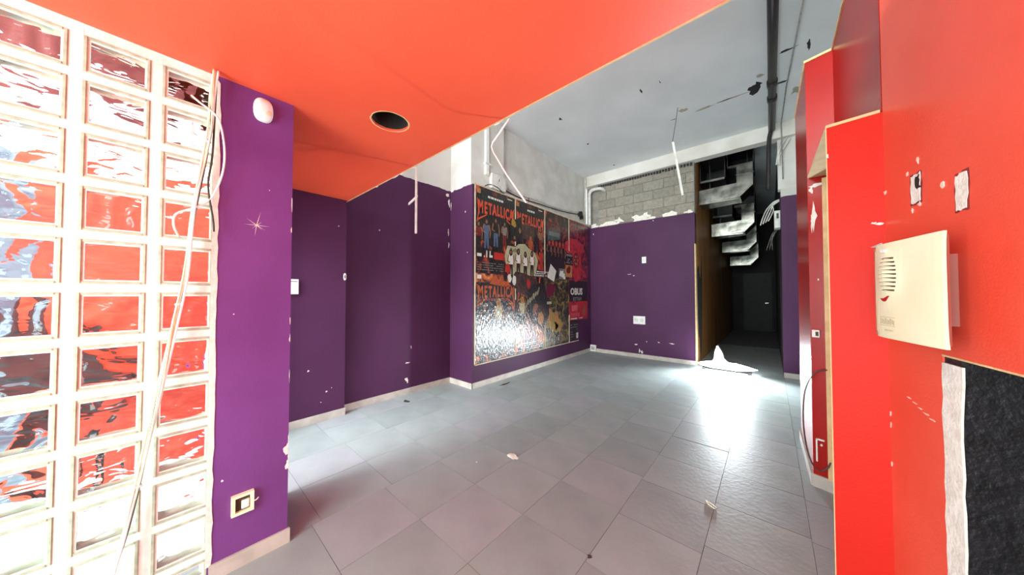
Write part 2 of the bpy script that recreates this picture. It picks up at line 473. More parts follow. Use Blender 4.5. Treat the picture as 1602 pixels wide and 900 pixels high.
def block(y0, y1, z0, z1, seed):
    wy, wz = round(y1 - y0, 3), round(z1 - z0, 3)
    if (wy, wz) not in cache:
        bm = bmesh.new(); ring(bm, 0, wy, 0, wz, 0.011, -0.07, 0.0)
        bmesh.ops.bevel(bm, geom=[e for e in bm.edges if all(v.co.x > -0.001 for v in e.verts)], offset=0.003, segments=2, affect='EDGES')
        me = bpy.data.meshes.new('glass_block'); bm.to_mesh(me); bm.free(); me.materials.append(M_rim)
        bm = bmesh.new(); ring(bm, 0.011, wy - 0.011, 0.011, wz - 0.011, 0.006, -0.012, -0.006)
        m2 = bpy.data.meshes.new('inner_lip'); bm.to_mesh(m2); bm.free(); m2.materials.append(M_mortar)
        cache[(wy, wz)] = (me, m2, [pane_mesh(s, wy - 0.022, wz - 0.022) for s in range(5)])
    me, m2, panes = cache[(wy, wz)]
    b = bpy.data.objects.new('glass_block', me); COL.objects.link(b); b.parent = screen
    b.location = (0.0, y0 - YE, z0)
    l_ = bpy.data.objects.new('inner_lip', m2); COL.objects.link(l_); l_.parent = b
    p_ = bpy.data.objects.new('pane', panes[seed % 5]); COL.objects.link(p_); p_.parent = b; p_.location = (-0.004, 0.011, 0.011)
sd = 0
for c in range(len(yl) - 1):
    for r in range(-1, 11):
        z0 = 0.03 if r < 0 else zl[r] + hw
        z1 = zl[0] - hw if r < 0 else (zl[r + 1] - hw if r < 10 else 2.36)
        y1 = yl[c] - hw if c else yl[c] - 0.004
        block(yl[c + 1] + hw, y1, z0, z1, sd); sd += 3
struct(boxes('wall_left', [((-2.13, -1.8, 0), (-2.0, yl[-1] - hw, 2.405))], M_pier), 'purple wall beyond the glass blocks')
# ragged white plaster band where the blocks meet the pier
FP = Fr((-2.0, 0, 0), (0, 1, 0))
bm = bmesh.new()
pl = []; z = 0.07
while z < 2.40: pl.append((0.136 + rnd.uniform(0, 0.006), z)); z += 0.05
FP.prism(bm, [(0.118, 2.40), (0.118, 0.07)] + pl, 0.0, 0.003)
finish('plaster_band', bm, M_plaster, pier)
cp = [(0.430, z_, .002 + .003 * rnd.random(), .01 + .025 * rnd.random()) for z_ in (0.55, 0.5, 0.42, 0.47, 0.9, 1.2, 1.1, 1.7, 1.85)]
cp += [(0.42, 0.5, .012, .03), (0.425, 0.42, .008, .02), (0.17, 0.45, .004, .006), (0.2, 1.25, .003, .003), (.33, 1.9, .002, .003)]
chips('paint_chip', FP, cp, M_plaster, pier, 0.0, 0.001, 0.4299)
# star shaped scratch
bm = bmesh.new()
for k, (a, l) in enumerate([(1.35, .075), (0.0, .055), (-0.55, .04), (0.75, .03), (2.5, .05), (3.2, .05), (4.6, .06), (5.5, .03), (4.0, .025)]):
    d = V((math.cos(a), math.sin(a))); q = V((-d.y, d.x)) * 0.0013
    c0 = V((0.280, 1.705))
    FP.prism(bm, [tuple(c0 + q), tuple(c0 - q), tuple(c0 + d * l)], 0, 0.0006)
o = finish('star_scratch', bm, M_plaster, pier); o['kind'] = 'stuff'

# ------------------------------------------------------------------ back wall with cinder blocks
backl = struct(boxes('wall_back', [((-3.2, 6.5, 0), (-1.065, 6.65, 2.90))], M_purple), 'purple back wall below the bare blocks')
backc = struct(boxes('wall_back', [((-3.3, 6.53, 2.90), (-1.065, 6.65, 4.12))], mat('grey_block_mortar', srgb(150, 146, 138), srgb(128, 124, 116), .9, 8)), 'bare grey block wall')
boxes('trim_1', [((-3.32, 6.42, 3.88), (1.3, 6.6, 4.12))], M_beam)['kind'] = 'structure'
bpy.data.objects['trim_1']['label'] = 'pale beam under the high ceiling'
cb = [mat('grey_cinder_block_%d' % k, srgb(*c), srgb(*[v - 16 for v in c]), 0.95, 20, 0.5, 70) for k, c in enumerate([(150, 145, 134), (142, 137, 126), (156, 149, 137)])]
bms = {}
row = 0; z = 2.915
while z < 3.80:
    x = -3.0 - (0.2 if row % 2 else 0.0)
    while x < -1.08:
        xa = max(x, -3.0); xb = min(x + 0.392, -1.07)
        if xb - xa > 0.05:
            bm = bmesh.new(); box(bm, (xa, 6.515 + rnd.uniform(-.003, .003), z), (xb, 6.54, min(z + 0.188, 3.83)))
            bmesh.ops.bevel(bm, geom=bm.edges[:], offset=0.004, segments=1, affect='EDGES')
            finish('cinder_block', bm, rnd.choice(cb), backc)
        x += 0.4
    z += 0.196; row += 1
FB = Fr((0, 6.5, 0), (1, 0, 0))
chips('plaster_smear', FB, [(-2.65, 2.93, .17, .06), (-2.5, 2.98, .10, .07), (-2.85, 2.92, .1, .04), (-2.1, 2.94, .18, .07), (-1.97, 2.99, .1, .06), (-1.85, 2.91, .1, .04), (-1.5, 2.93, .09, .06), (-1.42, 2.92, .06, .05), (-3.1, 2.94, .08, .04), (-1.15, 2.93, .07, .03)], M_plaster, backl, -0.028, -0.006)
bm = bmesh.new(); x = -3.0
while x < -1.1:
    FB.prism(bm, rect(x, x + 0.035, 3.82 + rnd.uniform(-.01, .01), 3.87), -0.03, 0.0); x += 0.055
o = finish('ragged_mortar_edge', bm, M_corr, backc); o['kind'] = 'stuff'
chips('scuff', FB, [(-2.17, .72 - .5 + .05, .03, .01), (-2.1, .16, .012, .05), (-2.05, .13, .02, .03), (-1.72, .36, .02, .008), (-1.48, .36, .04, .008), (-2.3, 1.77, .05, .006), (-2.2, 1.74, .02, .008), (-1.95, .35, .008, .01), (-3.12, 2.75, .01, .02), (-1.8, 2.86, .01, .01)], M_plaster, backl, -.001, .001)
# wall piece right of the corridor, wall behind the red partition
struct(boxes('wall_back', [((0.15, 6.5, 0), (1.4, 6.65, 3.06))], M_purple), 'purple wall piece right of the corridor mouth')
struct(boxes('wall_back', [((0.12, 6.52, 3.06), (1.4, 6.68, 4.12))], M_white), 'white wall above the right purple piece')
struct(boxes('wall_right', [((1.3, 1.2, 0), (1.4, 6.5, 4.12))], M_white), 'white side wall behind the red partition')
# corridor
struct(boxes('wall_corridor', [((-1.2, 6.65, 0), (-1.07, 14.0, 4.25))], M_wood), 'brown corridor side wall')
struct(boxes('wall_corridor', [((0.15, 6.68, 0), (0.3, 14.0, 4.25))], M_corr), 'dark corridor wall')
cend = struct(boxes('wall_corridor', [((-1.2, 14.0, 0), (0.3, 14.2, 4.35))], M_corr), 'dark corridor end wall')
dr = boxes('door_1', [((-0.75, 13.96, 0.0), (0.05, 14.0, 2.1))], M_dark); struct(dr, 'dark door at the corridor end')
boxes('door_handle', [((-0.05, 13.91, 1.0), (-0.02, 13.96, 1.03)), ((-0.14, 13.91, 1.0), (-0.02, 13.925, 1.03))], M_steel, dr)
struct(boxes('trim_2', [((-1.072, 6.49, 0), (-1.055, 6.62, 2.3))], M_cut), 'worn wooden corner batten')
fc_ = Fr((-1.07, 0, 0), (0, 1, 0))
chips('dark_patch', Fr((-1.069, 0, 0), (0, 1, 0)), [(6.85, 1.5, .12, .6), (6.9, .8, .15, .7), (7.1, 1.1, .2, .8)], M_corr, bpy.data.objects['wall_corridor'], 0, 0.002)  # near-black ragged patches on the brown corridor wall

# ------------------------------------------------------------------ right side: stepped red partition
ZT = 3.02
part = struct(plan('wall_right', [(0.20, 3.85), (0.212, 2.99), (0.345, 2.95), (0.335, 1.80), (0.42, 1.80), (0.43, 3.03), (0.30, 3.07), (0.29, 3.85)], 0, ZT, M_red3), 'stepped glossy red partition')
bm = bmesh.new()
extr(bm, [(x, y, ZT) for x, y in [(0.193, 3.86), (0.205, 2.982), (0.338, 2.943), (0.328, 1.80), (0.43, 1.80), (0.44, 3.04), (0.30, 3.08), (0.30, 3.86)]], (0, 0, 0.016))
finish('cut_edge', bm, M_cut, part)
RC = V((0.335, 1.786, 0)); RD = V((0.139, -0.990, 0)).normalized()
FR = Fr(RC, RD)      # u towards the camera, n towards the room
# FR.n = RD x Z  -> points to -X
L_ = 3.55
near = bpy.data.objects.new('wall_right', None); COL.objects.link(near); near.location = RC
struct(near, 'orange-red near wall with a low opening')
def wseg(name, u0, u1, z0, z1, m, parent, n0=-0.16, n1=0.0):
    bm = bmesh.new(); FR.prism(bm, rect(u0, u1, z0, z1), n0, n1)
    return finish(name, bm, m, parent)
bm = bmesh.new()
FR.prism(bm, [(0, 0), (0.305, 0), (0.305, 1.172), (1.10, 1.172), (1.10, 0), (L_, 0), (L_, 3.0), (0, 3.0)], -0.16, 0)
finish('painted_face', bm, M_red2, near)
# white plaster jamb band, ragged
bm = bmesh.new()
left = [(0.303 + rnd.uniform(-.004, .004), z * 0.05) for z in range(0, 24)]
right = [(0.378 + rnd.uniform(-.005, .005) + (0.012 if z > 21 else 0), z * 0.05) for z in range(23, -1, -1)]
FR.prism(bm, left + right, -0.003, 0.002)
finish('plaster_jamb', bm, M_plaster, near)
M_rough = mat('rough_black_render', srgb(22, 20, 23), srgb(34, 31, 35), 0.5, 14, .5, 60)
boxm = bmesh.new(); FR.prism(boxm, rect(0.306, 0.374, 0, 1.172), -0.16, -0.0035)
finish('rough_jamb', boxm, M_rough, near)
M_cav = mat('brown_black_plaster', srgb(120, 106, 86), srgb(44, 40, 42), 0.7, 3.5, 0.5, 25)  # brown mottled with near-black
bm = bmesh.new()
FR.prism(bm, rect(0.40, 1.1, 0, 1.3), -0.42, -0.40)
FR.prism(bm, rect(1.08, 1.12, 0, 1.3), -0.40, -0.16)
FR.prism(bm, rect(0.38, 0.42, 0, 1.3), -0.40, -0.16)
FR.prism(bm, rect(0.38, 1.12, 1.172, 1.22), -0.40, -0.16)
finish('cavity_lining', bm, M_cav, near)
bm = bmesh.new()
FR.prism(bm, rect(0.305, 1.1, 1.168, 1.173), -0.16, 0.0015)
finish('lintel_edge', bm, M_cut, near)
# scars: two knocked-out switch holes and scratches
bm = bmesh.new()
def rag(u0, u1, v0, v1, k=0.004, n=5):
    pts = []
    for i in range(n): pts.append((u0 + (u1 - u0) * i / n, v0 + rnd.uniform(-k, k)))
    for i in range(n): pts.append((u1 + rnd.uniform(-k, k), v0 + (v1 - v0) * i / n))
    for i in range(n): pts.append((u1 - (u1 - u0) * i / n, v1 + rnd.uniform(-k, k)))
    for i in range(n): pts.append((u0 + rnd.uniform(-k, k), v1 - (v1 - v0) * i / n))
    return pts
for i, (u0, u1, v0, v1) in enumerate([(0.175, 0.228, 1.648, 1.738), (0.383, 0.425, 1.577, 1.672)]):
    flat('chipped_hole', FR, rag(u0 - .006, u1 + .006, v0 - .006, v1 + .006, .003), 0, 0.0008, mat('scraped_dark_red', srgb(150, 50, 44), srgb(110, 40, 40), .7, 40), near)
    flat('exposed_plaster', FR, rag(u0, u1, v0, v1), 0, 0.0022, M_plaster, near)
flat('exposed_plaster', FR, rag(0.205, 0.226, 1.69, 1.73, .005), 0.001, 0.003, M_void, near)
sc = [(0.155, 1.755, .006, .006), (0.215, 1.783, .006, .012), (0.18, 1.625, .005, .006), (0.22, 1.637, .005, .008), (0.33, 1.665, .006, .008)]
sc += [(0.13 + k * 0.03, 0.995 - k * 0.008, .011, .002) for k in range(5)]
sc += [(0.004, z_, .0025, .004 + .012 * rnd.random()) for z_ in (0.86, 0.9, 0.71)]
sc += [(0.008, 1.735, .008, .006)]
chips('paint_chip', FR, sc, mat('pale_pink_chip', srgb(250, 190, 170), srgb(240, 220, 205), .8, 30), near)

# boxed-in front panel beside the step
FPn = Fr((0.189, 1.81, 0), (0.143, -0.024, 0))
pf = thing('boxed_panel', 'orange-red boxed panel between the step and the fan wall', 'panel', (0.26, 1.81, 0))
bm = bmesh.new(); FPn.prism(bm, rect(0, 0.149, 0, 2.05), -0.014, 0); finish('front_board', bm, mat('shaded_panel_red_paint', srgb(204, 38, 24), srgb(196, 34, 21), .5, 1.6, .06, 110, spec=.2), pf)  # same orange-red as the near wall, darkened in colour for less light
bm = bmesh.new(); FPn.prism(bm, rect(-0.003, 0.0, 0, 2.05), -0.016, 0.001); finish('cut_edge', bm, M_cut, pf)
bm = bmesh.new()
a, b, c, d = V((0.187, 1.812, 2.052)), V((0.330, 1.79, 2.052)), V((0.342, 2.94, 2.165)), V((0.212, 2.97, 2.175))
extr(bm, [a, b, c, d], (0, 0, 0.012)); finish('top_board', bm, M_board, pf)
FF = Fr((0.212, 2.99, 0), (0.133, -0.04, 0))
bm = bmesh.new(); FF.prism(bm, rect(0.079, 0.112, 0.085, 2.15), 0.0, 0.03); finish('batten', bm, M_cut, pf)
chips('screw_hole', FPn, [(0.002, 1.93, .003, .008), (.13, 1.62, .01, .006), (.12, 1.625, .006, .004)], M_plaster, pf, 0, .0012)
# marks, outlet and cable on the stepped face
chips('paint_chip', FF, [(0.045, 2.12, .03, .012), (0.02, 2.09, .01, .02), (0.03, 1.9, .012, .09), (0.02, 1.85, .006, .08), (0.045, 1.45, .004, .01)], M_plaster, part)
fo = thing('wall_outlet', 'small white outlet box on the red stepped wall', 'outlet', FF.p(0.03, 1.05, 0))
bm = bmesh.new(); FF.prism(bm, rect(0.012, 0.05, 1.045, 1.095), 0, 0.02); finish('frame', bm, M_wire_w, fo)
bm = bmesh.new(); FF.prism(bm, rect(0.03, 0.045, 1.055, 1.085), 0.02, 0.022); finish('socket_face', bm, M_slot, fo)
fo = thing('junction_box', 'low broken junction box on the red stepped wall', 'outlet', FF.p(0.03, 0.3, 0))
bm = bmesh.new(); FF.prism(bm, rect(0.018, 0.026, 0.18, 0.34), 0, 0.012); FF.prism(bm, rect(0.018, 0.06, 0.33, 0.34), 0, 0.012); finish('frame', bm, M_wire_w, fo)
bm = bmesh.new(); FF.prism(bm, blob(0.045, 0.30, .006, .008), 0, 0.008); finish('screw', bm, M_plaster, fo)
tag(cable('loose_cable', [FF.p(0.085, 0.83, .035), FF.p(0.03, 0.80, .06), FF.p(-0.01, 0.68, .10), FF.p(-0.018, 0.5, .12), FF.p(-0.012, 0.34, .11), FF.p(0.01, 0.2, .09), FF.p(0.045, 0.145, .07), FF.p(0.078, 0.17, .05), FF.p(0.092, 0.21, .032)], 0.0045, mat('dark_grey_cable', srgb(96, 78, 72), srgb(70, 56, 54), .5, 20)),
    'loose dark cable looping out of the red stepped wall', 'cable')

# ------------------------------------------------------------------ extractor fan on the near red wall
fA = V((0.257, 1.603, 0)); fD = V((0.073, -0.307, 0)).normalized()
FN = Fr(fA, fD)
fan = thing('extractor_fan', 'cream square extractor fan on the red wall above the opening', 'fan', (0.33, 1.45, 1.36))
bm = bmesh.new()
W_, z0_, z1_ = 0.318, 1.207, 1.512
# slightly bowed front shell
NU, NV = 14, 14
def shell(u, v):
    e = 0.0025 * (abs(2 * u / W_ - 1) ** 6 + abs(2 * v / (z1_ - z0_) - 1) ** 6)
    bul = 0.014 * math.exp(-(((u - 0.110) / 0.052) ** 2 + ((v - 0.205) / 0.075) ** 2) * 1.1)
    return -e + bul - 0.018 * (1 - u / W_) ** 8
g = [[bm.verts.new(FN.p(W_ * i / NU, z0_ + (z1_ - z0_) * j / NV, shell(W_ * i / NU, (z1_ - z0_) * j / NV))) for j in range(NV + 1)] for i in range(NU + 1)]
for i in range(NU):
    for j in range(NV): bm.faces.new((g[i][j], g[i + 1][j], g[i + 1][j + 1], g[i][j + 1]))
edge = [g[i][0] for i in range(NU + 1)] + [g[NU][j] for j in range(1, NV + 1)] + [g[i][NV] for i in range(NU - 1, -1, -1)] + [g[0][j] for j in range(NV - 1, 0, -1)]
back = [bm.verts.new(v.co - FN.n * 0.007) for v in edge]
for k in range(len(edge)): bm.faces.new((edge[k], edge[(k + 1) % len(edge)], back[(k + 1) % len(edge)], back[k]))
bm.faces.new(back)
finish('cover', bm, M_cream, fan, smooth=False)
bm = bmesh.new(); FN.prism(bm, rect(0.015, 0.297, z0_ + 0.006, z1_ - 0.008), -0.026, -0.012)
finish('housing', bm, M_pink, fan)
bm = bmesh.new(); FN.prism(bm, rect(0.03, 0.300, z0_ + 0.02, z1_ - 0.02), -0.016, -0.008)
finish('inner_rim', bm, M_cut, fan)
# mounting block between housing and wall
bm = bmesh.new(); q = [FN.p(0.05, 1.26, -0.025), FN.p(0.20, 1.26, -0.025), FR.p(0.38, 1.26, 0.0), FR.p(0.22, 1.26, 0.0)]
extr(bm, q, (0, 0, 0.2)); finish('wall_spigot', bm, M_pink, fan)
for k in range(9):
    v = 1.462 - k * 0.0125
    t = (v - 1.412) / 0.075; hwid = 0.042 * math.sqrt(max(0.05, 1 - t * t))
    bm = bmesh.new()
    pts = [(0.118 - hwid * 0.8, v), (0.118, v + 0.002), (0.118 + hwid, v + 0.0008), (0.118 + hwid, v - 0.0042), (0.118, v - 0.003)]
    extr(bm, [FN.p(u, vv, shell(u, vv - z0_) - 0.001) for u, vv in pts], FN.n * 0.0022)
    finish('louvre_slot', bm, M_slot, fan)
bm = bmesh.new(); FN.prism(bm, blob(0.108, 1.487, 0.009, 0.006, 12), 0.0, 0.010); finish('button', bm, M_wire_w, fan)
bm = bmesh.new()
cr_ = [(0.075 + 0.052 * t, 1.335 - 0.014 * math.sin(math.pi * min(1, t * 1.05)) + 0.008 * t) for t in [k / 8 for k in range(9)]]
cr2 = [(u, v + 0.001 + 0.010 * math.sin(math.pi * k / 8)) for k, (u, v) in enumerate(cr_)][::-1]
extr(bm, [FN.p(u, v, shell(u, v - z0_) - 0.001) for u, v in cr_ + cr2[1:-1]], FN.n * 0.003)
finish('indicator_window', bm, M_bag, fan)
M_print = mat('faded_grey_print', srgb(205, 194, 160), srgb(190, 180, 150), 0.6, 60)
bm = bmesh.new()
for u0, u1, v0, v1 in [(0.066, 0.140, 1.2745, 1.2755), (0.066, 0.140, 1.2475, 1.2485)]: FN.prism(bm, rect(u0, u1, v0, v1), 0, 0.0008)
for k in range(9): FN.prism(bm, rect(0.069 + k * 0.0078, 0.0745 + k * 0.0078, 1.2515 + 0.002 * (k % 2), 1.2715 - 0.003 * (k % 3)), 0, 0.0007)
for k in range(7): FN.prism(bm, rect(0.090 + k * 0.006, 0.094 + k * 0.006, 1.231, 1.236), 0, 0.0007)
finish('nameplate_print', bm, M_print, fan)
bm = bmesh.new(); extr(bm, [FN.p(0.02, 1.523, -0.03), FN.p(-0.075, 1.520, -0.045), FN.p(-0.01, 1.512, -0.05), FN.p(0.02, 1.508, -0.03)], FN.n * 0.004)
finish('broken_bracket', bm, M_alu, fan)

# ------------------------------------------------------------------ shell behind the camera (shopfront)
sf = struct(boxes('wall_front', [((-2.12, -1.9, 0), (-1.95, -1.8, 4.12)), ((0.55, -1.9, 0), (1.0, -1.8, 4.12)), ((-1.95, -1.9, 2.25), (0.55, -1.8, 2.6)), ((-3.9, -1.9, 2.6), (-3.6, -1.8, 4.12)), ((-3.9, -1.9, 3.98), (0.9, -1.8, 4.12))], M_white), 'shopfront frame behind the viewer')
struct(boxes('wall_right', [((1.0, -1.9, 0), (1.1, 1.25, 4.12)), ((0.6, 1.15, 3.0), (1.4, 1.25, 4.12))], M_white))
struct(boxes('trim_3', [((-8, -9, -0.16), (6, -1.8, -0.02)), ((-8, -1.8, -0.16), (-3.9, 3, -0.02)), ((-3.9, -1.8, -0.02), (-2.2, 0.33, 0.004))], M_out_floor), 'pale street paving outside')
struct(boxes('wall_vestibule', [((-3.7, -0.62, 0), (-3.6, 0.33, 2.22))], M_out_red), 'red vestibule wall seen through the glass blocks')
struct(boxes('wall_vestibule', [((-3.71, -1.35, 0), (-3.61, -0.62, 2.22))], M_out_dark), 'dark shutter seen through the glass blocks')
struct(boxes('wall_vestibule', [((-3.7, -1.8, 2.84), (-3.6, 0.33, 3.34))], M_out_maroon), 'maroon vestibule lintel seen through the top glass blocks')
bm = bmesh.new(); extr(bm, [(-3.45, -.86, 1.02), (-3.45, -.60, 1.34), (-3.45, -.38, 1.02), (-3.45, -.16, .70), (-3.45, -.42, .46), (-3.45, -.62, .74)], (.04, 0, 0))
struct(finish('trim_4', bm, M_dark), 'dark slanting board seen through the glass blocks')
bm = bmesh.new(); extr(bm, [(-3.43, -.60, 1.0), (-3.43, -.52, 1.0), (-3.60, -.45, 0.0), (-3.60, -.53, 0.0)], (-.0, 0.04, 0)); finish('support_leg', bm, M_dark, bpy.data.objects['trim_4'])
struct(boxes('ceiling', [((-3.7, -1.8, 3.30), (-2.13, 0.33, 3.34))], M_out_maroon), 'maroon vestibule ceiling')

# ------------------------------------------------------------------ skirting boards
def skirt(name, pts, h=0.078, t=0.012, n=1):
    """pts run so that the room lies on the right-hand side of the run"""
    bm = bmesh.new()
    for (x0, y0), (x1, y1) in zip(pts[:-1], pts[1:]):
        d = V((x1 - x0, y1 - y0, 0)).normalized(); q = V((d.y, -d.x, 0)) * t
        a = V((x0, y0, 0)); b = V((x1, y1, 0))
        extr(bm, [a - q * 0.2, b - q * 0.2 + d * 0, b + q, a + q], (0, 0, h))
        L = (b - a).length
    o = finish(name, bm, M_base); o['kind'] = 'structure'
    return o
skirt('baseboard_pier', [(-2.0, 0.13), (-2.0, 0.44)], 0.075)
skirt('baseboard_alcove', [(-3.6, 0.43), (-3.6, 1.285)])
skirt('baseboard_recess', [(-3.7, 1.285), (-3.7, 2.8)])
skirt('baseboard_pillar', [(-3.7, 2.8), (FPX + 0.012, 2.8)])
skirt('baseboard_left', [(FPX, 2.79), (FPX, 6.5)])
skirt('baseboard_back', [(-3.2, 6.5), (-1.07, 6.5)])
skirt('baseboard_right', [(0.15, 6.5), (1.3, 6.5)])
skirt('baseboard_step', [(0.20, 3.85), (0.212, 2.99), (0.345, 2.95)], 0.085, 0.012)

# ------------------------------------------------------------------ posters
FW = Fr((FPX, 0, 0), (0, 1, 0))
def pmat(name, cols, scale, stretch=(1, 1, 1), pos=None, rough=0.3):
    m = bpy.data.materials.new(name); m.use_nodes = True
    nt = m.node_tree; N = nt.nodes; L = nt.links; p = N['Principled BSDF']
    tc = N.new('ShaderNodeTexCoord'); mp = N.new('ShaderNodeMapping'); mp.inputs['Scale'].default_value = stretch
    L.new(tc.outputs['Object'], mp.inputs[0])
    nz = N.new('ShaderNodeTexNoise'); nz.inputs['Scale'].default_value = scale; nz.inputs['Detail'].default_value = 5; nz.inputs['Distortion'].default_value = 1.2
    L.new(mp.outputs[0], nz.inputs['Vector'])
    cr = N.new('ShaderNodeValToRGB'); e = cr.color_ramp.elements
    while len(e) < len(cols): e.new(0.5)
    for k, c in enumerate(cols):
        e[k].position = pos[k] if pos else 0.3 + 0.4 * k / (len(cols) - 1); e[k].color = srgb(*c)
    L.new(nz.outputs['Fac'], cr.inputs[0]); L.new(cr.outputs[0], p.inputs['Base Color'])
    p.inputs['Roughness'].default_value = rough
    p.inputs['Coat Weight'].default_value = 0.6; p.inputs['Coat Roughness'].default_value = 0.12
    n2 = N.new('ShaderNodeTexNoise'); n2.inputs['Scale'].default_value = 17; n2.inputs['Detail'].default_value = 3
    mp2 = N.new('ShaderNodeMapping'); mp2.inputs['Scale'].default_value = (1, 2.4, 0.9); L.new(tc.outputs['Object'], mp2.inputs[0]); L.new(mp2.outputs[0], n2.inputs['Vector'])
    b = N.new('ShaderNodeBump'); b.inputs['Strength'].default_value = 0.7; b.inputs['Distance'].default_value = 0.012
    L.new(n2.outputs['Fac'], b.inputs['Height']); L.new(b.outputs[0], p.inputs['Normal']); L.new(b.outputs[0], p.inputs['Coat Normal'])
    return m
BK = (16, 13, 14)
K_red = pmat('poster_black_and_red', [BK, (26, 18, 18), (90, 34, 28), (168, 60, 36), (190, 110, 60)], 5.5, (1, 1, .6), [.42, .52, .58, .66, .76])
K_or = pmat('poster_black_and_orange', [BK, (40, 26, 20), (120, 56, 30), (190, 96, 48), (206, 160, 100)], 5.0, (1, 1, .7), [.36, .47, .54, .62, .72])
K_ol = pmat('poster_black_and_olive', [BK, (34, 30, 24), (88, 76, 40), (140, 116, 50), (110, 120, 110)], 7, (1, 1, 1), [.36, .45, .54, .63, .74])
K_dr = pmat('poster_dark_red', [(22, 14, 18), (60, 22, 28), (140, 32, 38), (176, 50, 50)], 6, (1, 1, 1), [.35, .46, .56, .68])
K_crim = pmat('poster_crimson', [(118, 20, 28), (172, 32, 38), (176, 52, 54)], 7)
K_bl = pmat('poster_black', [BK, (30, 26, 28), (52, 44, 44)], 9)
K_brown = pmat('poster_dark_brown', [(30, 20, 18), (62, 40, 34), (84, 60, 50)], 12)
def pf_(name, c, d=18, sc=14): return pmat(name, [tuple(max(0, v - d) for v in c), c], sc)
I_logo = pf_('print_orange_red', (206, 76, 48)); I_red = pf_('print_red', (176, 44, 32)); I_dred = pf_('print_dark_red', (116, 30, 24)); I_or = pf_('print_orange', (176, 82, 38)); I_dor = pf_('print_dark_orange', (110, 44, 22))
I_black = pf_('print_black', (26, 22, 22), 8); I_white = pf_('print_white', (214, 210, 200)); I_grey = pf_('print_grey', (120, 116, 110)); I_skin = pf_('print_skin', (140, 92, 66))
I_jean = pf_('print_jean_blue', (78, 96, 122)); I_yel = pf_('print_yellow', (158, 126, 48)); I_cream = pf_('print_cream', (170, 164, 132)); I_hair = pf_('print_hair', (50, 34, 28), 10)
I_teal = pf_('print_teal', (58, 84, 84)); I_mag = pf_('print_magenta', (104, 22, 46)); I_tan = pf_('print_tan', (176, 120, 66))

cy_ = [2.862, 3.750, 4.605, 5.495, 6.345]
ZB, ZM, ZT2 = 0.335, 1.655, 2.935
frame = thing('cream_border', 'thin cream strips framing the wall of posters', 'frame', (FPX, 4.6, 0.33))
def strip(u0, u1, v0, v1):
    bm = bmesh.new(); FW.prism(bm, rect(u0, u1, v0, v1), 0.0, 0.009); finish('strip', bm, M_stripm, frame)
M_stripm = mat('cream_painted_strip', srgb(216, 204, 178), srgb(190, 172, 140), .5, 8)
strip(2.845, 2.860, 0.32, 2.95); strip(2.845, 6.36, 2.937, 2.952); strip(2.845, 5.9, 0.318, 0.332)
strip(3.742, 3.756, 2.15, 2.937); strip(3.742, 3.756, 0.332, 0.62); strip(3.742, 3.756, 1.25, 1.6)
strip(4.598, 4.612, 1.72, 2.937); strip(4.598, 4.612, 0.332, 1.0)
strip(5.488, 5.502, 2.25, 2.937); strip(5.488, 5.502, 0.332, 0.9)

N1 = 0.0025
def poster(u0, u1, v0, v1, m, label, pts=None, n0=0.0002, n1=N1, group=None):
    t = thing('poster', label, 'poster', FW.p((u0 + u1) / 2, v0, 0), group)
    bm = bmesh.new(); FW.prism(bm, pts or rect(u0, u1, v0, v1), n0, n1); finish('sheet', bm, m, t)
    return t
def ink(t, name, shapes, m, n):
    if len(shapes) <= 7:
        for s in shapes:
            bm = bmesh.new(); FW.prism(bm, s, n - 0.0006, n); finish(name, bm, m, t)
        return
    bm = bmesh.new()
    for s in shapes: FW.prism(bm, s, n - 0.0006, n)
    finish(name, bm, m, t)['kind'] = 'stuff'
def rows(u0, u1, v0, v1, k, fill=0.75, frac=0.5):
    out = []; h = (v1 - v0) / k
    for i in range(k):
        v = v0 + i * h; u = u0
        while u < u1 - 0.01:
            w_ = rnd.uniform(0.02, 0.07)
            if rnd.random() < fill: out.append(rect(u, min(u + w_, u1), v, v + h * frac))
            u += w_ + 0.012
    return out
def spiky_logo(t, u0, u1, v, hgt, top, dark, n):
    """METALLICA lettering: long spikes on the first M and the last A, red letters with dark cores"""
    s = 'METALLICA'; wch = (u1 - u0) / len(s)
    wt = [1.35, .95, 1.0, 1.1, .85, .85, .5, 1.1, 1.15]; tot = sum(wt); pos = []; q_ = u0
    for w__ in wt: pos.append(q_); q_ += (u1 - u0) * w__ / tot
    k = hgt
    for i, c in enumerate(s):
        sz = k * (1.30 - 0.18 * math.sin(math.pi * i / 8))
        vv = v - 0.10 * k * abs(i - 4) / 4
        text('letter', c, FW, pos[i] + 0.004, vv, n + 0.0012, sz, top, t, sx=wch / (sz * 0.70), off=0.0085)
        text('letter_outline', c, FW, pos[i] + 0.004, vv, n + 0.0002, sz, I_black, t, sx=wch / (sz * 0.70), off=0.020)
    ink(t, 'logo_spike', [[(u0 - 0.02, v + k * 0.95), (u0 + 0.035, v + 0.6 * k), (u0 + 0.03, v - 0.1 * k), (u0 - 0.03, v - k * 0.9), (u0 + 0.005, v)],
                          [(u0 - 0.03, v - k * 0.9), (u0 + 0.0, v - 0.55 * k), (u0 + wch * 2, v - 0.12 * k), (u0 + wch * 2, v - 0.2 * k), (u0 + .01, v - .68 * k)],
                          [(u1 + 0.02, v + k * 0.95), (u1 - 0.04, v + 0.6 * k), (u1 - 0.03, v - 0.1 * k), (u1 + 0.03, v - k * 0.9), (u1 - 0.005, v)],
                          [(u1 + 0.03, v - k * 0.9), (u1 - 0.0, v - 0.55 * k), (u1 - wch * 2, v - 0.12 * k), (u1 - wch * 2, v - 0.2 * k), (u1 - .01, v - .68 * k)]], top, n + 0.0010)
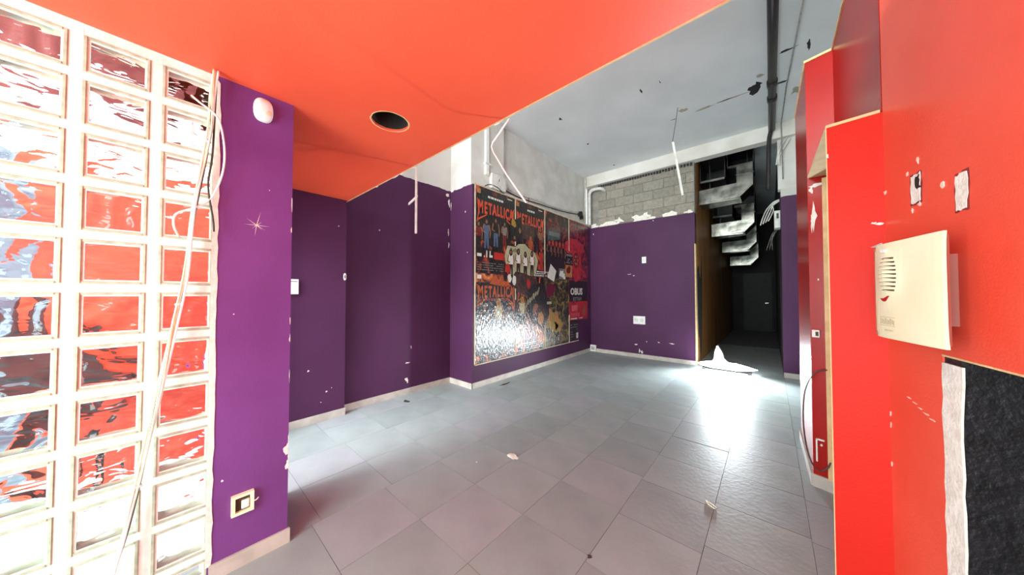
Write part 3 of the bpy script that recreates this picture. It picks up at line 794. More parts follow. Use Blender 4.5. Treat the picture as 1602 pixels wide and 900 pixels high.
def person(t, u, v, h, hair, top, legs, n, skin=None, lean=0.0):
    s = skin or I_skin
    ink(t, 'figure_legs', [[(u - .10 * h, v), (u - .03 * h, v), (u, v + .35 * h), (u + .04 * h, v), (u + .11 * h, v), (u + .10 * h + lean * .4, v + .48 * h), (u - .10 * h + lean * .4, v + .48 * h)]], legs, n)
    ink(t, 'figure_torso', [[(u - .10 * h + lean * .4, v + .46 * h), (u + .10 * h + lean * .4, v + .46 * h), (u + .15 * h + lean, v + .80 * h), (u - .15 * h + lean, v + .80 * h)]], top, n + .0004)
    ink(t, 'figure_arm', [[(u - .15 * h + lean, v + .80 * h), (u - .20 * h, v + .55 * h), (u - .05 * h, v + .50 * h), (u - .05 * h, v + .54 * h), (u - .15 * h, v + .58 * h), (u - .10 * h + lean, v + .78 * h)],
                          [(u + .15 * h + lean, v + .80 * h), (u + .20 * h, v + .55 * h), (u + .17 * h, v + .36 * h), (u + .14 * h, v + .37 * h), (u + .15 * h, v + .57 * h), (u + .10 * h + lean, v + .78 * h)]], s, n + .0008)
    ink(t, 'figure_hair', [blob(u + lean, v + .88 * h, .085 * h, .125 * h, 14, .08)], hair, n + .0008)
    ink(t, 'figure_face', [blob(u + lean, v + .89 * h, .045 * h, .065 * h, 12, .03)], s, n + .0014)

# upper row
for k, (u0, u1, lab) in enumerate([(cy_[0], cy_[1], 'upper left poster, black with red spiked lettering and seated figures'), (cy_[1], cy_[2], 'second upper poster from the left, red lettering and flames')]):
    t = poster(u0 + .002, u1 - .004, ZM + .004, ZT2, K_red, lab)
    if k == 0:
        ink(t, 'black_ground', [[(u0 + .02, 2.86), (u1 - .02, 2.86), (u1 - .02, 2.3), (u0 + .45, 2.0), (u0 + .02, 2.2)]], I_black, N1 + .0006)
    else:
        ink(t, 'black_ground', [[(u0 + .02, 2.86), (u1 - .02, 2.86), (u1 - .02, 2.56), (u0 + .02, 2.56)]], I_black, N1 + .0006)
    spiky_logo(t, u0 + .05, u1 - .05, 2.57, 0.20, I_logo, I_dred, N1 + .0006)
    ink(t, 'headline_print', rows(u0 + .25, u1 - .3, 2.80, 2.84, 1, .9, .8), I_white, N1 + .0012)
    ink(t, 'corner_stamp', [rect(u0 + .03, u0 + .10, 2.83, 2.90)], I_tan, N1 + .0012)
    ink(t, 'corner_stamp', [rect(u1 - .2, u1 - .08, 2.88, 2.895)], I_white, N1 + .0012)
    if k == 0:
        person(t, u0 + .22, 2.03, .45, I_hair, I_jean, I_jean, N1 + .0014)
        person(t, u0 + .42, 2.08, .45, I_hair, I_black, I_jean, N1 + .0014)
        person(t, u0 + .62, 2.10, .40, I_hair, I_grey, I_dred, N1 + .0014)
        person(t, u0 + .06, 2.0, .42, I_hair, I_dred, I_black, N1 + .0014)
        text('date_print', '.11', FW, u0 + .16, 1.90, N1 + .0022, .14, I_white, t, sx=1.0, off=.003)
        ink(t, 'date_print', [rect(u0 + .03, u0 + .12, 1.90, 1.945), rect(u0 + .28, u0 + .35, 1.90, 1.935)], I_white, N1 + .0022)
        ink(t, 'red_band', [rect(u0 + .38, u0 + .62, 1.88, 1.99)], I_red, N1 + .0016)
        ink(t, 'small_print', rows(u0 + .03, u0 + .6, 1.70, 1.84, 4, .8, .35), I_grey, N1 + .0016)
    else:
        ink(t, 'brown_panel', [rect(u0 + .17, u0 + .52, 2.30, 2.58)], K_brown, N1 + .0020)
        person(t, u0 + .72, 2.15, .42, I_hair, I_skin, I_dred, N1 + .0014)
        person(t, u0 + .42, 1.95, .42, I_or, I_or, I_red, N1 + .0014)
        person(t, u0 + .74, 1.78, .42, I_dred, I_red, I_red, N1 + .0014)
        ink(t, 'red_band', [rect(u0 + .3, u0 + .62, 1.90, 1.98)], I_red, N1 + .0018)
        ink(t, 'small_print', rows(u0 + .45, u1 - .03, 1.68, 1.78, 3, .9, .5), I_white, N1 + .0018)
        ink(t, 'small_print', [rect(u0 + .5, u1 - .02, 1.665, 1.675)], I_cream, N1 + .0018)
t = poster(cy_[2] + .006, cy_[3] - .006, ZM + .004, ZT2, K_red, 'third upper poster from the left, dark red with a row of figures')
spiky_logo(t, cy_[2] + .08, cy_[3] - .08, 2.60, .15, I_dred, I_black, N1 + .0006)
ink(t, 'teal_banner', [[(4.70, 2.36), (5.15, 2.45), (5.15, 2.68), (4.70, 2.62)]], I_teal, N1 + .0022)
ink(t, 'teal_banner_print', [r for r in rows(4.74, 5.12, 2.48, 2.58, 1, .95, .8)], I_grey, N1 + .0028)
ink(t, 'night_ground', [[(4.64, 1.80), (5.30, 1.80), (5.30, 2.30), (4.64, 2.32)]], I_black, N1 + .0008)
for k in range(5): person(t, 4.76 + k * .125, 1.90, .50, I_red, I_black, I_black, N1 + .0014)
ink(t, 'small_print', rows(4.62, 4.8, 1.68, 1.78, 3, .9, .5), I_white, N1 + .0018)
t = poster(cy_[3] + .006, 6.345, ZM + .004, ZT2, K_dr, 'upper right poster, dark red with a large crimson figure')
ink(t, 'small_print', rows(5.6, 6.2, 2.82, 2.88, 2, .8, .5), I_grey, N1 + .0010)
# bold crimson shape with a round emblem
t = poster(5.2, 6.2, 1.62, 2.55, K_crim, 'large crimson silhouette poster pasted at the upper right',
           pts=[(5.34, 2.42), (5.55, 2.53), (5.85, 2.54), (6.12, 2.46), (6.16, 2.30), (6.0, 2.22), (6.05, 1.9), (5.98, 1.66), (5.75, 1.60), (5.62, 1.82), (5.48, 2.0), (5.5, 2.2), (5.30, 2.28)], n0=.0046, n1=.0064)
ink(t, 'round_emblem', [blob(5.80, 2.08, .13, .17, 18)], I_dred, .0070)
ink(t, 'emblem_mark', [blob(5.80 + .07 * math.cos(a), 2.08 + .09 * math.sin(a), .022, .03, 6, .2) for a in [k * 1.047 for k in range(6)]], I_tan, .0076)
t = poster(5.35, 5.65, 1.95, 2.20, I_black, 'small black handbill with a pale title beside the crimson silhouette', n0=.0066, n1=.0082)
ink(t, 'title_print', [rect(5.37, 5.63, 2.14, 2.18)] + rows(5.38, 5.62, 1.99, 2.10, 3, .7, .6), I_grey, .0088)
t = poster(5.35, 5.62, 1.70, 1.95, I_tan, 'small tan handbill right of the pale torn paper', n0=.0066, n1=.0082)
ink(t, 'picture_print', [blob(5.48, 1.84, .08, .09, 9, .3)], I_dred, .0088)
t = poster(5.08, 5.36, 1.62, 1.86, I_grey, 'small grey handbill with a pale animal shape at mid height', n0=.0046, n1=.0062)
ink(t, 'picture_print', [blob(5.2, 1.75, .10, .07, 12, .3), blob(5.3, 1.68, .04, .04, 8, .2)], I_white, .0068)
ink(t, 'border_print', [rect(5.08, 5.36, 1.62, 1.64), rect(5.08, 5.1, 1.64, 1.86)], I_black, .0068)

# lower row
t = poster(cy_[0] + .002, cy_[1] - .004, ZB, ZM - .003, K_or, 'lower left poster, orange spiked lettering over black figures')
ink(t, 'logo_ground', [rect(2.88, 3.73, 1.20, 1.52)], I_black, N1 + .0005)
spiky_logo(t, cy_[0] + .05, cy_[1] - .04, 1.31, .20, I_or, I_dor, N1 + .0006)
ink(t, 'orange_band', [rect(2.9, 3.6, 1.24, 1.28)], I_dor, N1 + .0012)
ink(t, 'white_title', [rect(2.89, 2.98, 1.57, 1.63)], I_white, N1 + .0012)
ink(t, 'beast_shape', [[(3.15, 1.50), (3.22, 1.60), (3.30, 1.64), (3.33, 1.58), (3.55, 1.54), (3.66, 1.47), (3.5, 1.46), (3.3, 1.48)]], I_or, N1 + .0012)
ink(t, 'black_ground', [[(2.88, .45), (3.72, .45), (3.72, 1.05), (3.5, 1.22), (3.2, 1.22), (2.88, 1.1)]], I_black, N1 + .0006)
person(t, 3.05, .62, .58, I_hair, I_black, I_black, N1 + .0014)
person(t, 3.35, .66, .62, I_yel, I_cream, I_black, N1 + .0014)
person(t, 3.60, .60, .58, I_hair, I_grey, I_black, N1 + .0014)
ink(t, 'small_print', rows(2.95, 3.68, .37, .47, 3, .8, .4), I_grey, N1 + .0016)
t = poster(cy_[1] + .004, cy_[2] - .004, ZB, ZM - .003, K_or, 'second lower poster from the left, orange lettering half covered')
spiky_logo(t, cy_[1] + .07, cy_[2] - .06, 1.33, .15, I_or, I_dor, N1 + .0006)
person(t, 3.93, .75, .55, I_yel, I_cream, I_black, N1 + .0014)
person(t, 4.1, .52, .5, I_hair, I_skin, I_dred, N1 + .0014)
ink(t, 'red_band', [rect(3.95, 4.35, .55, .68)], I_dred, N1 + .0012)
ink(t, 'small_print', rows(3.82, 4.55, .38, .52, 4, .85, .4), I_white, N1 + .0016)
t = poster(cy_[2] + .004, cy_[3] - .004, ZB, ZM - .003, K_ol, 'third lower poster from the left, murky olive collage print')
ink(t, 'ochre_print', [blob(4.85, .80, .2, .16, 12, .3), blob(5.1, .72, .16, .12, 12, .3)], I_yel, N1 + .0008)
ink(t, 'figure_print', [blob(5.02, .86, .08, .12, 9, .3), blob(4.75, .95, .07, .12, 9, .3)], I_tan, N1 + .0014)
ink(t, 'small_print', rows(4.66, 5.45, .38, .48, 3, .8, .4), I_grey, N1 + .0014)
t = poster(cy_[3] + .004, 5.9, ZB, .78, K_bl, 'short black poster foot with pale small print at the lower right')
ink(t, 'small_print', rows(5.55, 5.86, .42, .72, 6, .8, .35), I_grey, N1 + .0010)
ink(t, 'white_stamp', [rect(5.80, 5.88, .38, .50)], I_white, N1 + .0012)
t = poster(cy_[3] + .004, 6.34, .78, ZM - .003, K_crim, 'lower right crimson poster with rounded white lettering')
ink(t, 'dark_top', [rect(5.50, 6.335, 1.18, 1.64)], I_black, N1 + .0006)
text('title_lettering', 'OBUS', FW, 5.55, 1.33, N1 + .0014, .20, I_white, t, sx=1.05, off=.006)
text('subtitle_lettering', 'RYTHM', FW, 5.66, 1.19, N1 + .0014, .12, I_grey, t, sx=1.0, off=.002)
ink(t, 'pink_print', [rect(5.60, 5.85, .98, 1.10)] + rows(5.58, 5.95, .86, .94, 2, .9, .6), pf_('print_pink', (206, 90, 96)), N1 + .0012)
ink(t, 'figure_print', [blob(6.18, .98, .06, .12, 9, .2)], I_skin, N1 + .0012)
ink(t, 'small_print', rows(5.55, 6.2, .80, .84, 1, .6, .6), I_white, N1 + .0012)

# pasted over the rows
t = poster(3.60, 4.4, 1.62, 2.20, I_cream, 'torn pale group photo poster with four long-haired figures',
           pts=[(3.55, 1.70), (3.48, 1.95), (3.55, 2.13), (3.75, 2.13), (3.83, 2.19), (4.0, 2.21), (4.1, 2.15), (4.30, 2.08), (4.38, 1.95), (4.33, 1.75), (4.2, 1.66), (3.9, 1.70), (3.75, 1.60)], n0=.0062, n1=.0080)
text('painted_title', 'Rebel', FW, 3.62, 2.03, .0086, .10, I_hair, t, sx=1.1, rot=.12)
for k in range(4): person(t, 3.63 + k * .19, 1.62 + (k % 2) * .03, .46, I_black, I_white, I_hair, .0088)
t = poster(3.62, 3.86, 2.2, 2.62, I_black, 'black figure poster with yellow hair pasted over the first joint',
           pts=[(3.63, 2.22), (3.60, 2.45), (3.66, 2.58), (3.78, 2.60), (3.88, 2.66), (3.93, 2.4), (3.90, 2.22)], n0=.0100, n1=.0116)
ink(t, 'yellow_hair', [blob(3.70, 2.52, .06, .07, 12, .25)], I_yel, .0122)
ink(t, 'pale_face', [blob(3.72, 2.28, .025, .03, 8, .1), blob(3.86, 2.42, .03, .05, 8, .1)], I_skin, .0122)
t = poster(3.70, 4.45, 1.32, 1.70, K_brown, 'dark brown torn collage poster between the two rows',
           pts=[(3.66, 1.62), (3.75, 1.72), (4.0, 1.70), (4.3, 1.62), (4.42, 1.5), (4.3, 1.36), (4.05, 1.30), (3.80, 1.38), (3.70, 1.48)], n0=.0082, n1=.0098)
ink(t, 'picture_print', [blob(3.72, 1.58, .05, .09, 9, .3), blob(3.60, 1.60, .05, .06, 9, .3)], I_white, .0104)
ink(t, 'red_flame', [blob(3.55, 1.74, .05, .08, 9, .4), blob(4.1, 1.52, .05, .1, 9, .3)], I_red, .0104)
t = poster(4.0, 4.8, .70, 1.55, K_bl, 'black poster with slanted pale brush lettering in the lower middle',
           pts=[(4.12, 1.10), (4.05, 1.35), (4.20, 1.50), (4.45, 1.55), (4.60, 1.45), (4.72, 1.20), (4.74, .95), (4.55, .72), (4.30, .78), (4.16, .92)], n0=.0100, n1=.0116)
bl_ = []
for k in range(7):
    u = 4.02 + k * .055; v = 1.17 + k * .035
    bl_.append([(u, v - .05), (u + .02, v - .06 + .02 * (k % 2)), (u + .075, v + .08), (u + .05, v + .09 - .02 * (k % 3))])
bl_.append([(4.03, 1.19), (4.40, 1.43), (4.42, 1.40), (4.05, 1.15)])
ink(t, 'brush_lettering', bl_, I_cream, .0122)
ink(t, 'bald_face', [blob(4.33, 1.02, .10, .16, 14, .08, .3)], I_skin, .0122)
ink(t, 'masked_head', [blob(4.45, .95, .15, .20, 14, .08)], K_brown, .0128)
ink(t, 'masked_face', [blob(4.46, .90, .09, .12, 14, .1)], I_tan, .0134)
ink(t, 'pale_label', [rect(4.66, 4.82, 1.15, 1.20)], I_cream, .0128)
t = poster(4.62, 5.0, 1.2, 1.55, I_mag, 'small magenta and black torn poster left of the olive collage',
           pts=[(4.62, 1.30), (4.66, 1.48), (4.80, 1.56), (4.98, 1.50), (4.92, 1.38), (4.80, 1.28)], n0=.0046, n1=.0062)
t = poster(4.68, 4.97, 1.58, 1.90, I_white, 'tilted blank white paper sheet pasted between the rows',
           pts=[(4.68, 1.66), (4.90, 1.585), (4.985, 1.80), (4.79, 1.925)], n0=.0120, n1=.0150)

# ------------------------------------------------------------------ small wall fittings
def bevbox(name, fr, u0, u1, v0, v1, n0, n1, m, parent, bev=.004, seg=3):
    bm = bmesh.new(); fr.prism(bm, rect(u0, u1, v0, v1), n0, n1)
    bmesh.ops.recalc_face_normals(bm, faces=bm.faces)
    bmesh.ops.bevel(bm, geom=bm.edges[:], offset=bev, segments=seg, affect='EDGES', profile=.6)
    return finish(name, bm, m, parent, smooth=True)
# motion sensor
ms = thing('motion_sensor', 'rounded white motion sensor near the top of the bright purple pier', 'sensor', (-2.0, 0.3, 2.31))
bm = bmesh.new()
bmesh.ops.create_uvsphere(bm, u_segments=24, v_segments=16, radius=1)
for v in bm.verts:
    c = v.co.copy(); s = lambda x, e: math.copysign(abs(x) ** e, x)
    v.co = FP.p(0.298 + 0.041 * s(c.x, .75), 2.312 + 0.062 * s(c.y, .8), max(0.0, 0.004 + 0.042 * c.z))
finish('case', bm, M_cream if False else M_wire_w, ms, smooth=True)
bm = bmesh.new(); bmesh.ops.create_uvsphere(bm, u_segments=16, v_segments=10, radius=1)
for v in bm.verts: v.co = FP.p(0.308 + 0.022 * v.co.x, 2.296 + 0.022 * v.co.y, 0.033 + 0.012 * v.co.z)
finish('lens', bm, mat('ivory_lens', srgb(236, 214, 176), srgb(226, 204, 166), .3, 10), ms, smooth=True)
# pier socket
so = thing('wall_socket', 'white single socket box without cover low on the bright purple pier', 'socket', FP.p(.245, .31, 0))
bm = bmesh.new()
for r_ in (rect(.203, .287, .262, .276), rect(.203, .287, .345, .358), rect(.203, .217, .276, .345), rect(.273, .287, .276, .345)): FP.prism(bm, r_, 0, .022)
finish('frame', bm, M_cream, so)
bevbox('inner_box', FP, .217, .273, .276, .345, 0, .006, M_slot, so, .001, 1)
bevbox('cover_flap', FP, .240, .270, .285, .325, .006, .02, M_wire_w, so)
cable('wire_end', [FP.p(.27, .30, .01), FP.p(.295, .305, .02), FP.p(.305, .31, .012)], .0025, M_wire, so)
# wall controller in the alcove
FA_ = Fr((-3.6, 0, 0), (0, 1, 0))
so = thing('wall_controller', 'tall white wall controller in the alcove beside the pier edge', 'controller', FA_.p(.8, 1.35, 0))
bevbox('case', FA_, .735, .832, 1.345, 1.495, 0, .028, M_wire_w, so)
bevbox('display', FA_, .765, .822, 1.468, 1.474, .028, .0295, M_slot, so, .0005, 1)
so = thing('door_buzzer', 'small round white buzzer at the alcove wall corner', 'buzzer', FA_.p(1.265, 1.53, 0))
bm = bmesh.new(); extr(bm, [FA_.p(a, b, 0) for a, b in blob(1.266, 1.54, .012, .04, 14)], FA_.n * .02); finish('button_plate', bm, M_wire_w, so)
bm = bmesh.new(); extr(bm, [FA_.p(a, b, .02) for a, b in blob(1.262, 1.54, .008, .02, 12)], FA_.n * .005); finish('push_button', bm, M_grout, so)
# back wall plates
so = thing('light_switch', 'small white switch plate high on the purple back wall', 'switch', FB.p(-1.985, 2.0, 0))
bevbox('plate', FB, -2.03, -1.945, 1.99, 2.125, 0, .012, M_wire_w, so); bevbox('rocker', FB, -2.005, -1.97, 2.02, 2.09, .012, .02, M_alu, so)
so = thing('double_socket', 'wide white double socket low on the purple back wall', 'socket', FB.p(-2.1, .72, 0))
bevbox('plate', FB, -2.215, -1.975, .705, .875, 0, .014, M_wire_w, so)
for k in (-2.155, -2.04):
    bm = bmesh.new(); FB.prism(bm, blob(k, .79, .042, .042, 16), .014, .018); finish('socket_face', bm, M_alu, so)
so = thing('corner_socket', 'boxy white socket at floor level in the corner by the posters', 'socket', FB.p(-3.13, 0.01, 0))
bevbox('case', FB, -3.185, -3.055, .012, .16, .012, .07, M_wire_w, so); bevbox('socket_face', FB, -3.165, -3.075, .05, .13, .07, .074, mat('pale_grey_plastic', srgb(180, 178, 180), srgb(160, 158, 160), .5, 20), so, .001, 1)
# scuffs and chips on the left walls
chips('paint_chip', FA_, [(.93, .55, .008, .01), (1.1, .30, .008, .006), (1.15, .33, .004, .004), (1.2, 2.1, .006, .006), (1.05, .2, .006, .004)], M_plaster, bpy.data.objects['wall_left.001'])
FRc = Fr((-3.7, 0, 0), (0, 1, 0))
chips('paint_chip', FRc, [(2.08, .20, .02, .02), (2.1, .17, .008, .03), (2.1, .42, .03, .008), (2.15, .62, .006, .02), (1.7, 2.15, .006, .008), (2.76, 2.3, .012, .05), (2.77, 2.75, .014, .07), (2.77, 2.1, .008, .04), (2.74, 2.86, .03, .02)], M_plaster, bpy.data.objects['wall_left.002'])
FPi = Fr((0, 2.8, 0), (1, 0, 0))
chips('paint_chip', FPi, [(-3.66, 2.93, .03, .02), (-3.5, 2.935, .08, .012), (-3.69, 2.7, .006, .05), (-3.35, 2.55, .008, .012), (-3.3, 1.95, .006, .006)], M_plaster, wallp)

# ------------------------------------------------------------------ pipes and conduits
pp = thing('ceiling_pipe', 'long black drain pipe running under the white ceiling', 'pipe', (0.055, 4.0, 4.0))
cable('pipe_run', [(0.055, 1.35, 4.03), (0.055, 6.36, 4.02)], .043, M_pipe, pp, 16, False)
cable('down_pipe', [(0.055, 6.30, 4.02), (0.04, 6.36, 3.98), (0.02, 6.37, 3.85), (0.01, 6.37, 3.5), (0.0, 6.37, 3.05)], .030, M_pipe, pp, 12)
for y in (2.6, 4.9, 5.3): cable('coupling', [(0.055, y, 4.025), (0.055, y + .12, 4.025)], .053, M_pipe, pp, 16, False)
for y in (3.3, 5.9): boxes('clamp', [((0.03, y, 4.0), (0.08, y + .04, 4.12))], M_pipe, pp)
tag(cable('thin_conduit', [(0.30, 3.3, 4.10), (0.20, 5.3, 4.10), (0.17, 6.40, 4.09), (0.18, 6.44, 3.2)], .008, mat('grey_conduit', srgb(150, 148, 142), srgb(120, 118, 114), .5, 20), None, 8, False),
    'thin grey conduit beside the black ceiling pipe', 'conduit')
cp_ = thing('corner_pipe', 'off-white elbow pipe pair in the upper back corner', 'pipe', (-3.1, 6.4, 2.96))
cable('riser', [(-3.16, 6.38, 2.95), (-3.16, 6.38, 3.62), (-3.15, 6.38, 3.70), (-3.09, 6.38, 3.76), (-2.93, 6.38, 3.76), (-2.86, 6.40, 3.74), (-2.84, 6.5, 3.72)], .035, M_alu, cp_, 12)
cable('riser', [(-3.27, 6.40, 2.95), (-3.27, 6.40, 4.1)], .022, M_alu, cp_, 10, False)
cv = thing('vertical_conduit', 'white vertical trunking on the upper wall over the first poster', 'conduit', (-3.22, 3.1, 3.15))
boxes('trunking', [((-3.23, 3.07, 3.15), (-3.19, 3.13, 4.11))], M_wire_w, cv)
boxes('clip', [((-3.23, 3.05, 3.30), (-3.18, 3.16, 3.33))], M_alu, cv)
jb = thing('junction_box', 'flat grey-white junction box above the first two posters', 'box', (-3.22, 3.4, 3.0))
FU = Fr((-3.23, 0, 0), (0, 1, 0))
bevbox('case', FU, 3.17, 3.49, 2.975, 3.20, 0, .06, M_alu, jb, .006, 2)
bm = bmesh.new(); FU.prism(bm, blob(3.33, 3.12, .006, .025, 8), .06, .063); finish('screw', bm, M_corr, jb)
cable('wire_loop', [FU.p(3.05, 2.965, .03), FU.p(3.15, 3.01, .05), FU.p(3.3, 2.99, .07), FU.p(3.42, 2.955, .04), FU.p(3.5, 2.95, .03)], .007, M_pipe, jb)
FH = Fr((-3.32, 0, 0), (0, 1, 0))
wr = thing('wall_wiring', 'slack grey wires clipped along the white wall over the posters', 'wires', (-3.31, 5, 3.05))
cable('wire', [FH.p(3.5, 3.16, .02), FH.p(3.9, 3.10, .02), FH.p(4.5, 3.12, .03), FH.p(5.2, 3.13, .02), FH.p(5.9, 3.2, .02), FH.p(6.2, 3.22, .02)], .010, M_alu, wr)
cable('wire', [FH.p(3.5, 3.08, .02), FH.p(4.0, 3.04, .02), FH.p(4.6, 3.06, .03), FH.p(5.4, 3.10, .02), FH.p(6.1, 3.17, .02)], .009, M_corr, wr)
cable('wire', [FH.p(4.25, 3.12, .02), FH.p(4.22, 3.0, .03), FH.p(4.15, 2.95, .04)], .006, M_corr, wr)
cable('wire', [FH.p(4.9, 3.12, .02), FH.p(4.95, 3.05, .03), FH.p(4.97, 2.98, .03)], .006, M_alu, wr)
bm = bmesh.new(); FH.prism(bm, blob(6.15, 3.18, .05, .06, 9, .3), 0, .08); FH.prism(bm, blob(6.22, 3.12, .03, .04, 9, .3), 0, .07); finish('black_connector', bm, M_void, wr)
bm = bmesh.new(); FH.prism(bm, [(5.55, 3.02), (5.75, 3.02), (5.72, 2.95), (5.66, 2.96)], 0, .03); finish('broken_cap', bm, mat('rust_brown', srgb(120, 92, 76), srgb(96, 72, 60), .8, 20), wr)
boxes('ledge_board', [((-3.32, 3.5, 2.94), (-3.21, 6.5, 2.975))], M_beam, wr)

# hanging strips
hs = thing('hanging_strip', 'thin pale metal strip hanging from the red ceiling edge, with a short side arm', 'strip', (-2.2, 1.32, 2.40))
boxes('profile', [((-2.215, 1.312, 1.85), (-2.195, 1.322, 2.406))], M_alu, hs)
bm = bmesh.new(); extr(bm, [(-2.205, 1.326, 2.175), (-2.205, 1.326, 2.155), (-2.345, 1.326, 2.115), (-2.345, 1.326, 2.135)], (0, .006, 0)); finish('side_arm', bm, M_alu, hs)
tag(cable('bent_rod', [(-1.17, 1.318, 2.408), (-1.255, 1.32, 2.35), (-1.315, 1.32, 2.31), (-1.325, 1.32, 2.285), (-1.31, 1.32, 2.25), (-1.20, 1.32, 2.08), (-1.045, 1.32, 1.872)], .0055, M_wire_w, None, 8, False),
    'bent white rod hanging from the red ceiling edge in front of the posters', 'rod')
cr2_ = thing('ceiling_hanger', 'thin wire and pale strip hanging from the high ceiling before the bare blocks', 'hanger', (-1.03, 4.9, 4.1))
cable('wire', [(-1.0, 4.9, 4.12), (-1.03, 4.9, 3.9), (-1.075, 4.9, 3.63)], .004, M_corr, cr2_, 6, False)
bm = bmesh.new(); extr(bm, [(-1.085, 4.9, 3.63), (-1.055, 4.9, 3.63), (-.935, 4.9, 2.80), (-.965, 4.9, 2.80)], (0, .01, 0)); finish('strip', bm, M_alu, cr2_)

# cable bundle in front of the glass blocks
XB = -1.955
bp = [(0.116, 2.40), (0.107, 2.274), (0.105, 2.122), (0.083, 1.935), (0.056, 1.723), (0.036, 1.434), (0.002, 1.183), (-0.029, 0.944), (-0.063, 0.69), (-0.096, 0.475), (-0.125, 0.317), (-0.19, 0.012)]
cbn = thing('cable_bundle', 'slack bundle of cream and grey cables hanging over the glass blocks', 'cables', (XB, .1, .01))
for i, (dy, dx, r_, m_) in enumerate([(0, 0, .0042, M_wire), (.005, .006, .004, M_wire_w), (-.005, .004, .004, M_wire), (.002, -.006, .0036, M_wire_g), (-.002, .008, .0032, M_wire)]):
    pts = []
    for k, (y, z) in enumerate(bp):
        a = k * 1.1 + i * 1.26
        pts.append((XB + dx + .004 * math.cos(a), y + dy + .0045 * math.sin(a), z))
    pts[-1] = (pts[-1][0], pts[-1][1], 0.008)
    cable('cable', pts, r_, m_, cbn)
cable('dark_cable', [(XB, .122, 2.40), (XB, .118, 2.25), (XB, .112, 2.0), (XB, .100, 1.85), (XB, .118, 1.70), (XB, .122, 1.64)], .0038, mat('dark_green_cable', srgb(66, 70, 58), srgb(50, 52, 44), .5, 30), cbn)
cable('loop_cable', [(XB, .042, 2.245), (XB + .01, .066, 2.222), (XB + .02, .114, 2.187), (XB + .02, .137, 2.136), (XB + .02, .151, 2.019), (XB + .01, .144, 1.909), (XB, .110, 1.794), (XB, .06, 1.74), (XB, .005, 1.70), (XB, -.002, 1.65), (XB, .014, 1.60)], .0042, M_wire_w, cbn)
for z_, y_ in ((2.05, .097), (1.30, .018), (.56, -.08)):
    cable('cable_tie', [(XB, y_, z_), (XB, y_ - .001, z_ + .008)], .0115, M_wire_w, cbn, 10, False)

# ------------------------------------------------------------------ corridor: ducts, cables, meter, work lamp
def duct(y, dz, sx_, label):
    t = thing('ventilation_duct', label, 'duct', (-.6, y, 3.1 + dz), 'sheet-metal ducts hung in the corridor')
    s = lambda x: -.60 + (x + .60) * sx_
    bm = bmesh.new()
    extr(bm, [(s(x), y, z + dz) for x, z in [(-1.06, 3.14), (-.40, 3.17), (-.21, 3.36), (-.21, 3.76), (-.45, 3.76), (-.45, 3.44), (-1.06, 3.42)]], (0, .5, 0))
    finish('elbow_duct', bm, M_steel, t)
    for x in (-.74,):
        boxes('seam', [((s(x), y - .006, 3.15 + dz), (s(x) + .015, y, 3.43 + dz))], M_steel, t)
    boxes('flange', [((s(-.47), y - .012, 3.58 + dz), (s(-.19), y, 3.595 + dz))], M_steel, t)
    boxes('flange', [((s(-1.06), y - .012, 3.13 + dz), (s(-.42), y, 3.15 + dz))], M_steel, t)
    for x0, x1, z0, z1 in ((-1.05, -.63, 3.60, 4.06), (-.60, -.20, 3.78, 4.18)):
        bm = bmesh.new(); w_ = .012
        box(bm, (s(x0), y + .1, z0 + dz), (s(x1), y + .9, z0 + w_ + dz)); box(bm, (s(x0), y + .1, z1 - w_ + dz), (s(x1), y + .9, z1 + dz))
        box(bm, (s(x0), y + .1, z0 + dz), (s(x0) + w_, y + .9, z1 + dz)); box(bm, (s(x1) - w_, y + .1, z0 + dz), (s(x1), y + .9, z1 + dz))
        box(bm, (s(x0), y + .88, z0 + dz), (s(x1), y + .9, z1 + dz))
        finish('open_duct', bm, M_pipe, t)
        boxes('lip', [((s(x0) + .01, y + .05, z0 - .02 + dz), (s(x1) - .01, y + .1, z0 + .02 + dz))], M_steel, t)
    boxes('hanger', [((s(-.9), y + .2, 3.4 + dz), (s(-.9) + .012, y + .212, 4.25)), ((s(-.3), y + .2, 3.7 + dz), (s(-.3) + .012, y + .212, 4.25))], M_pipe, t)
duct(6.95, 0, 1.0, 'nearest sheet-metal duct with two open black boxes at the corridor mouth')
duct(8.35, -.44, .92, 'second sheet-metal duct down the dark corridor')
duct(10.2, -.62, .88, 'third sheet-metal duct down the dark corridor')
duct(12.2, -.85, .85, 'furthest small sheet-metal duct in the dark corridor')
cc = thing('corridor_cables', 'fan of white cables arching out of the right corridor wall', 'cables', (0.1, 7.2, 2.9))
for k in range(4):
    o_ = k * .045
    cable('cable', [(0.15, 7.2, 3.06 - .01 * k), (0.06, 7.2, 3.02 - .02 * k), (-.03 + o_ * .7, 7.18, 2.90 - .01 * k), (-.09 + o_ * .8, 7.17, 2.74), (-.12 + o_ * .8, 7.17, 2.62 + .02 * k)], .009, M_alu, cc)
for k in range(3): cable('cable', [(0.15, 8.2, 2.7), (.05, 8.2, 2.6 - .05 * k), (-.05 + .05 * k, 8.2, 2.25)], .008, M_steel, cc)
for k in range(3): cable('cable', [(0.22 + .03 * k, 6.49, 3.95 - .05 * k), (0.15, 6.44, 3.8 - .1 * k), (.10 + .02 * k, 6.44, 3.45)], .008, M_alu, cc)
mt = thing('meter_box', 'grey meter box on the right corridor wall under the cables', 'box', (.12, 7.0, 2.5))
boxes('case', [((.07, 6.9, 2.50), (.15, 7.15, 2.80))], M_alu, mt, .006); boxes('window', [((.10, 6.895, 2.66), (.13, 6.9, 2.75))], M_pipe, mt)

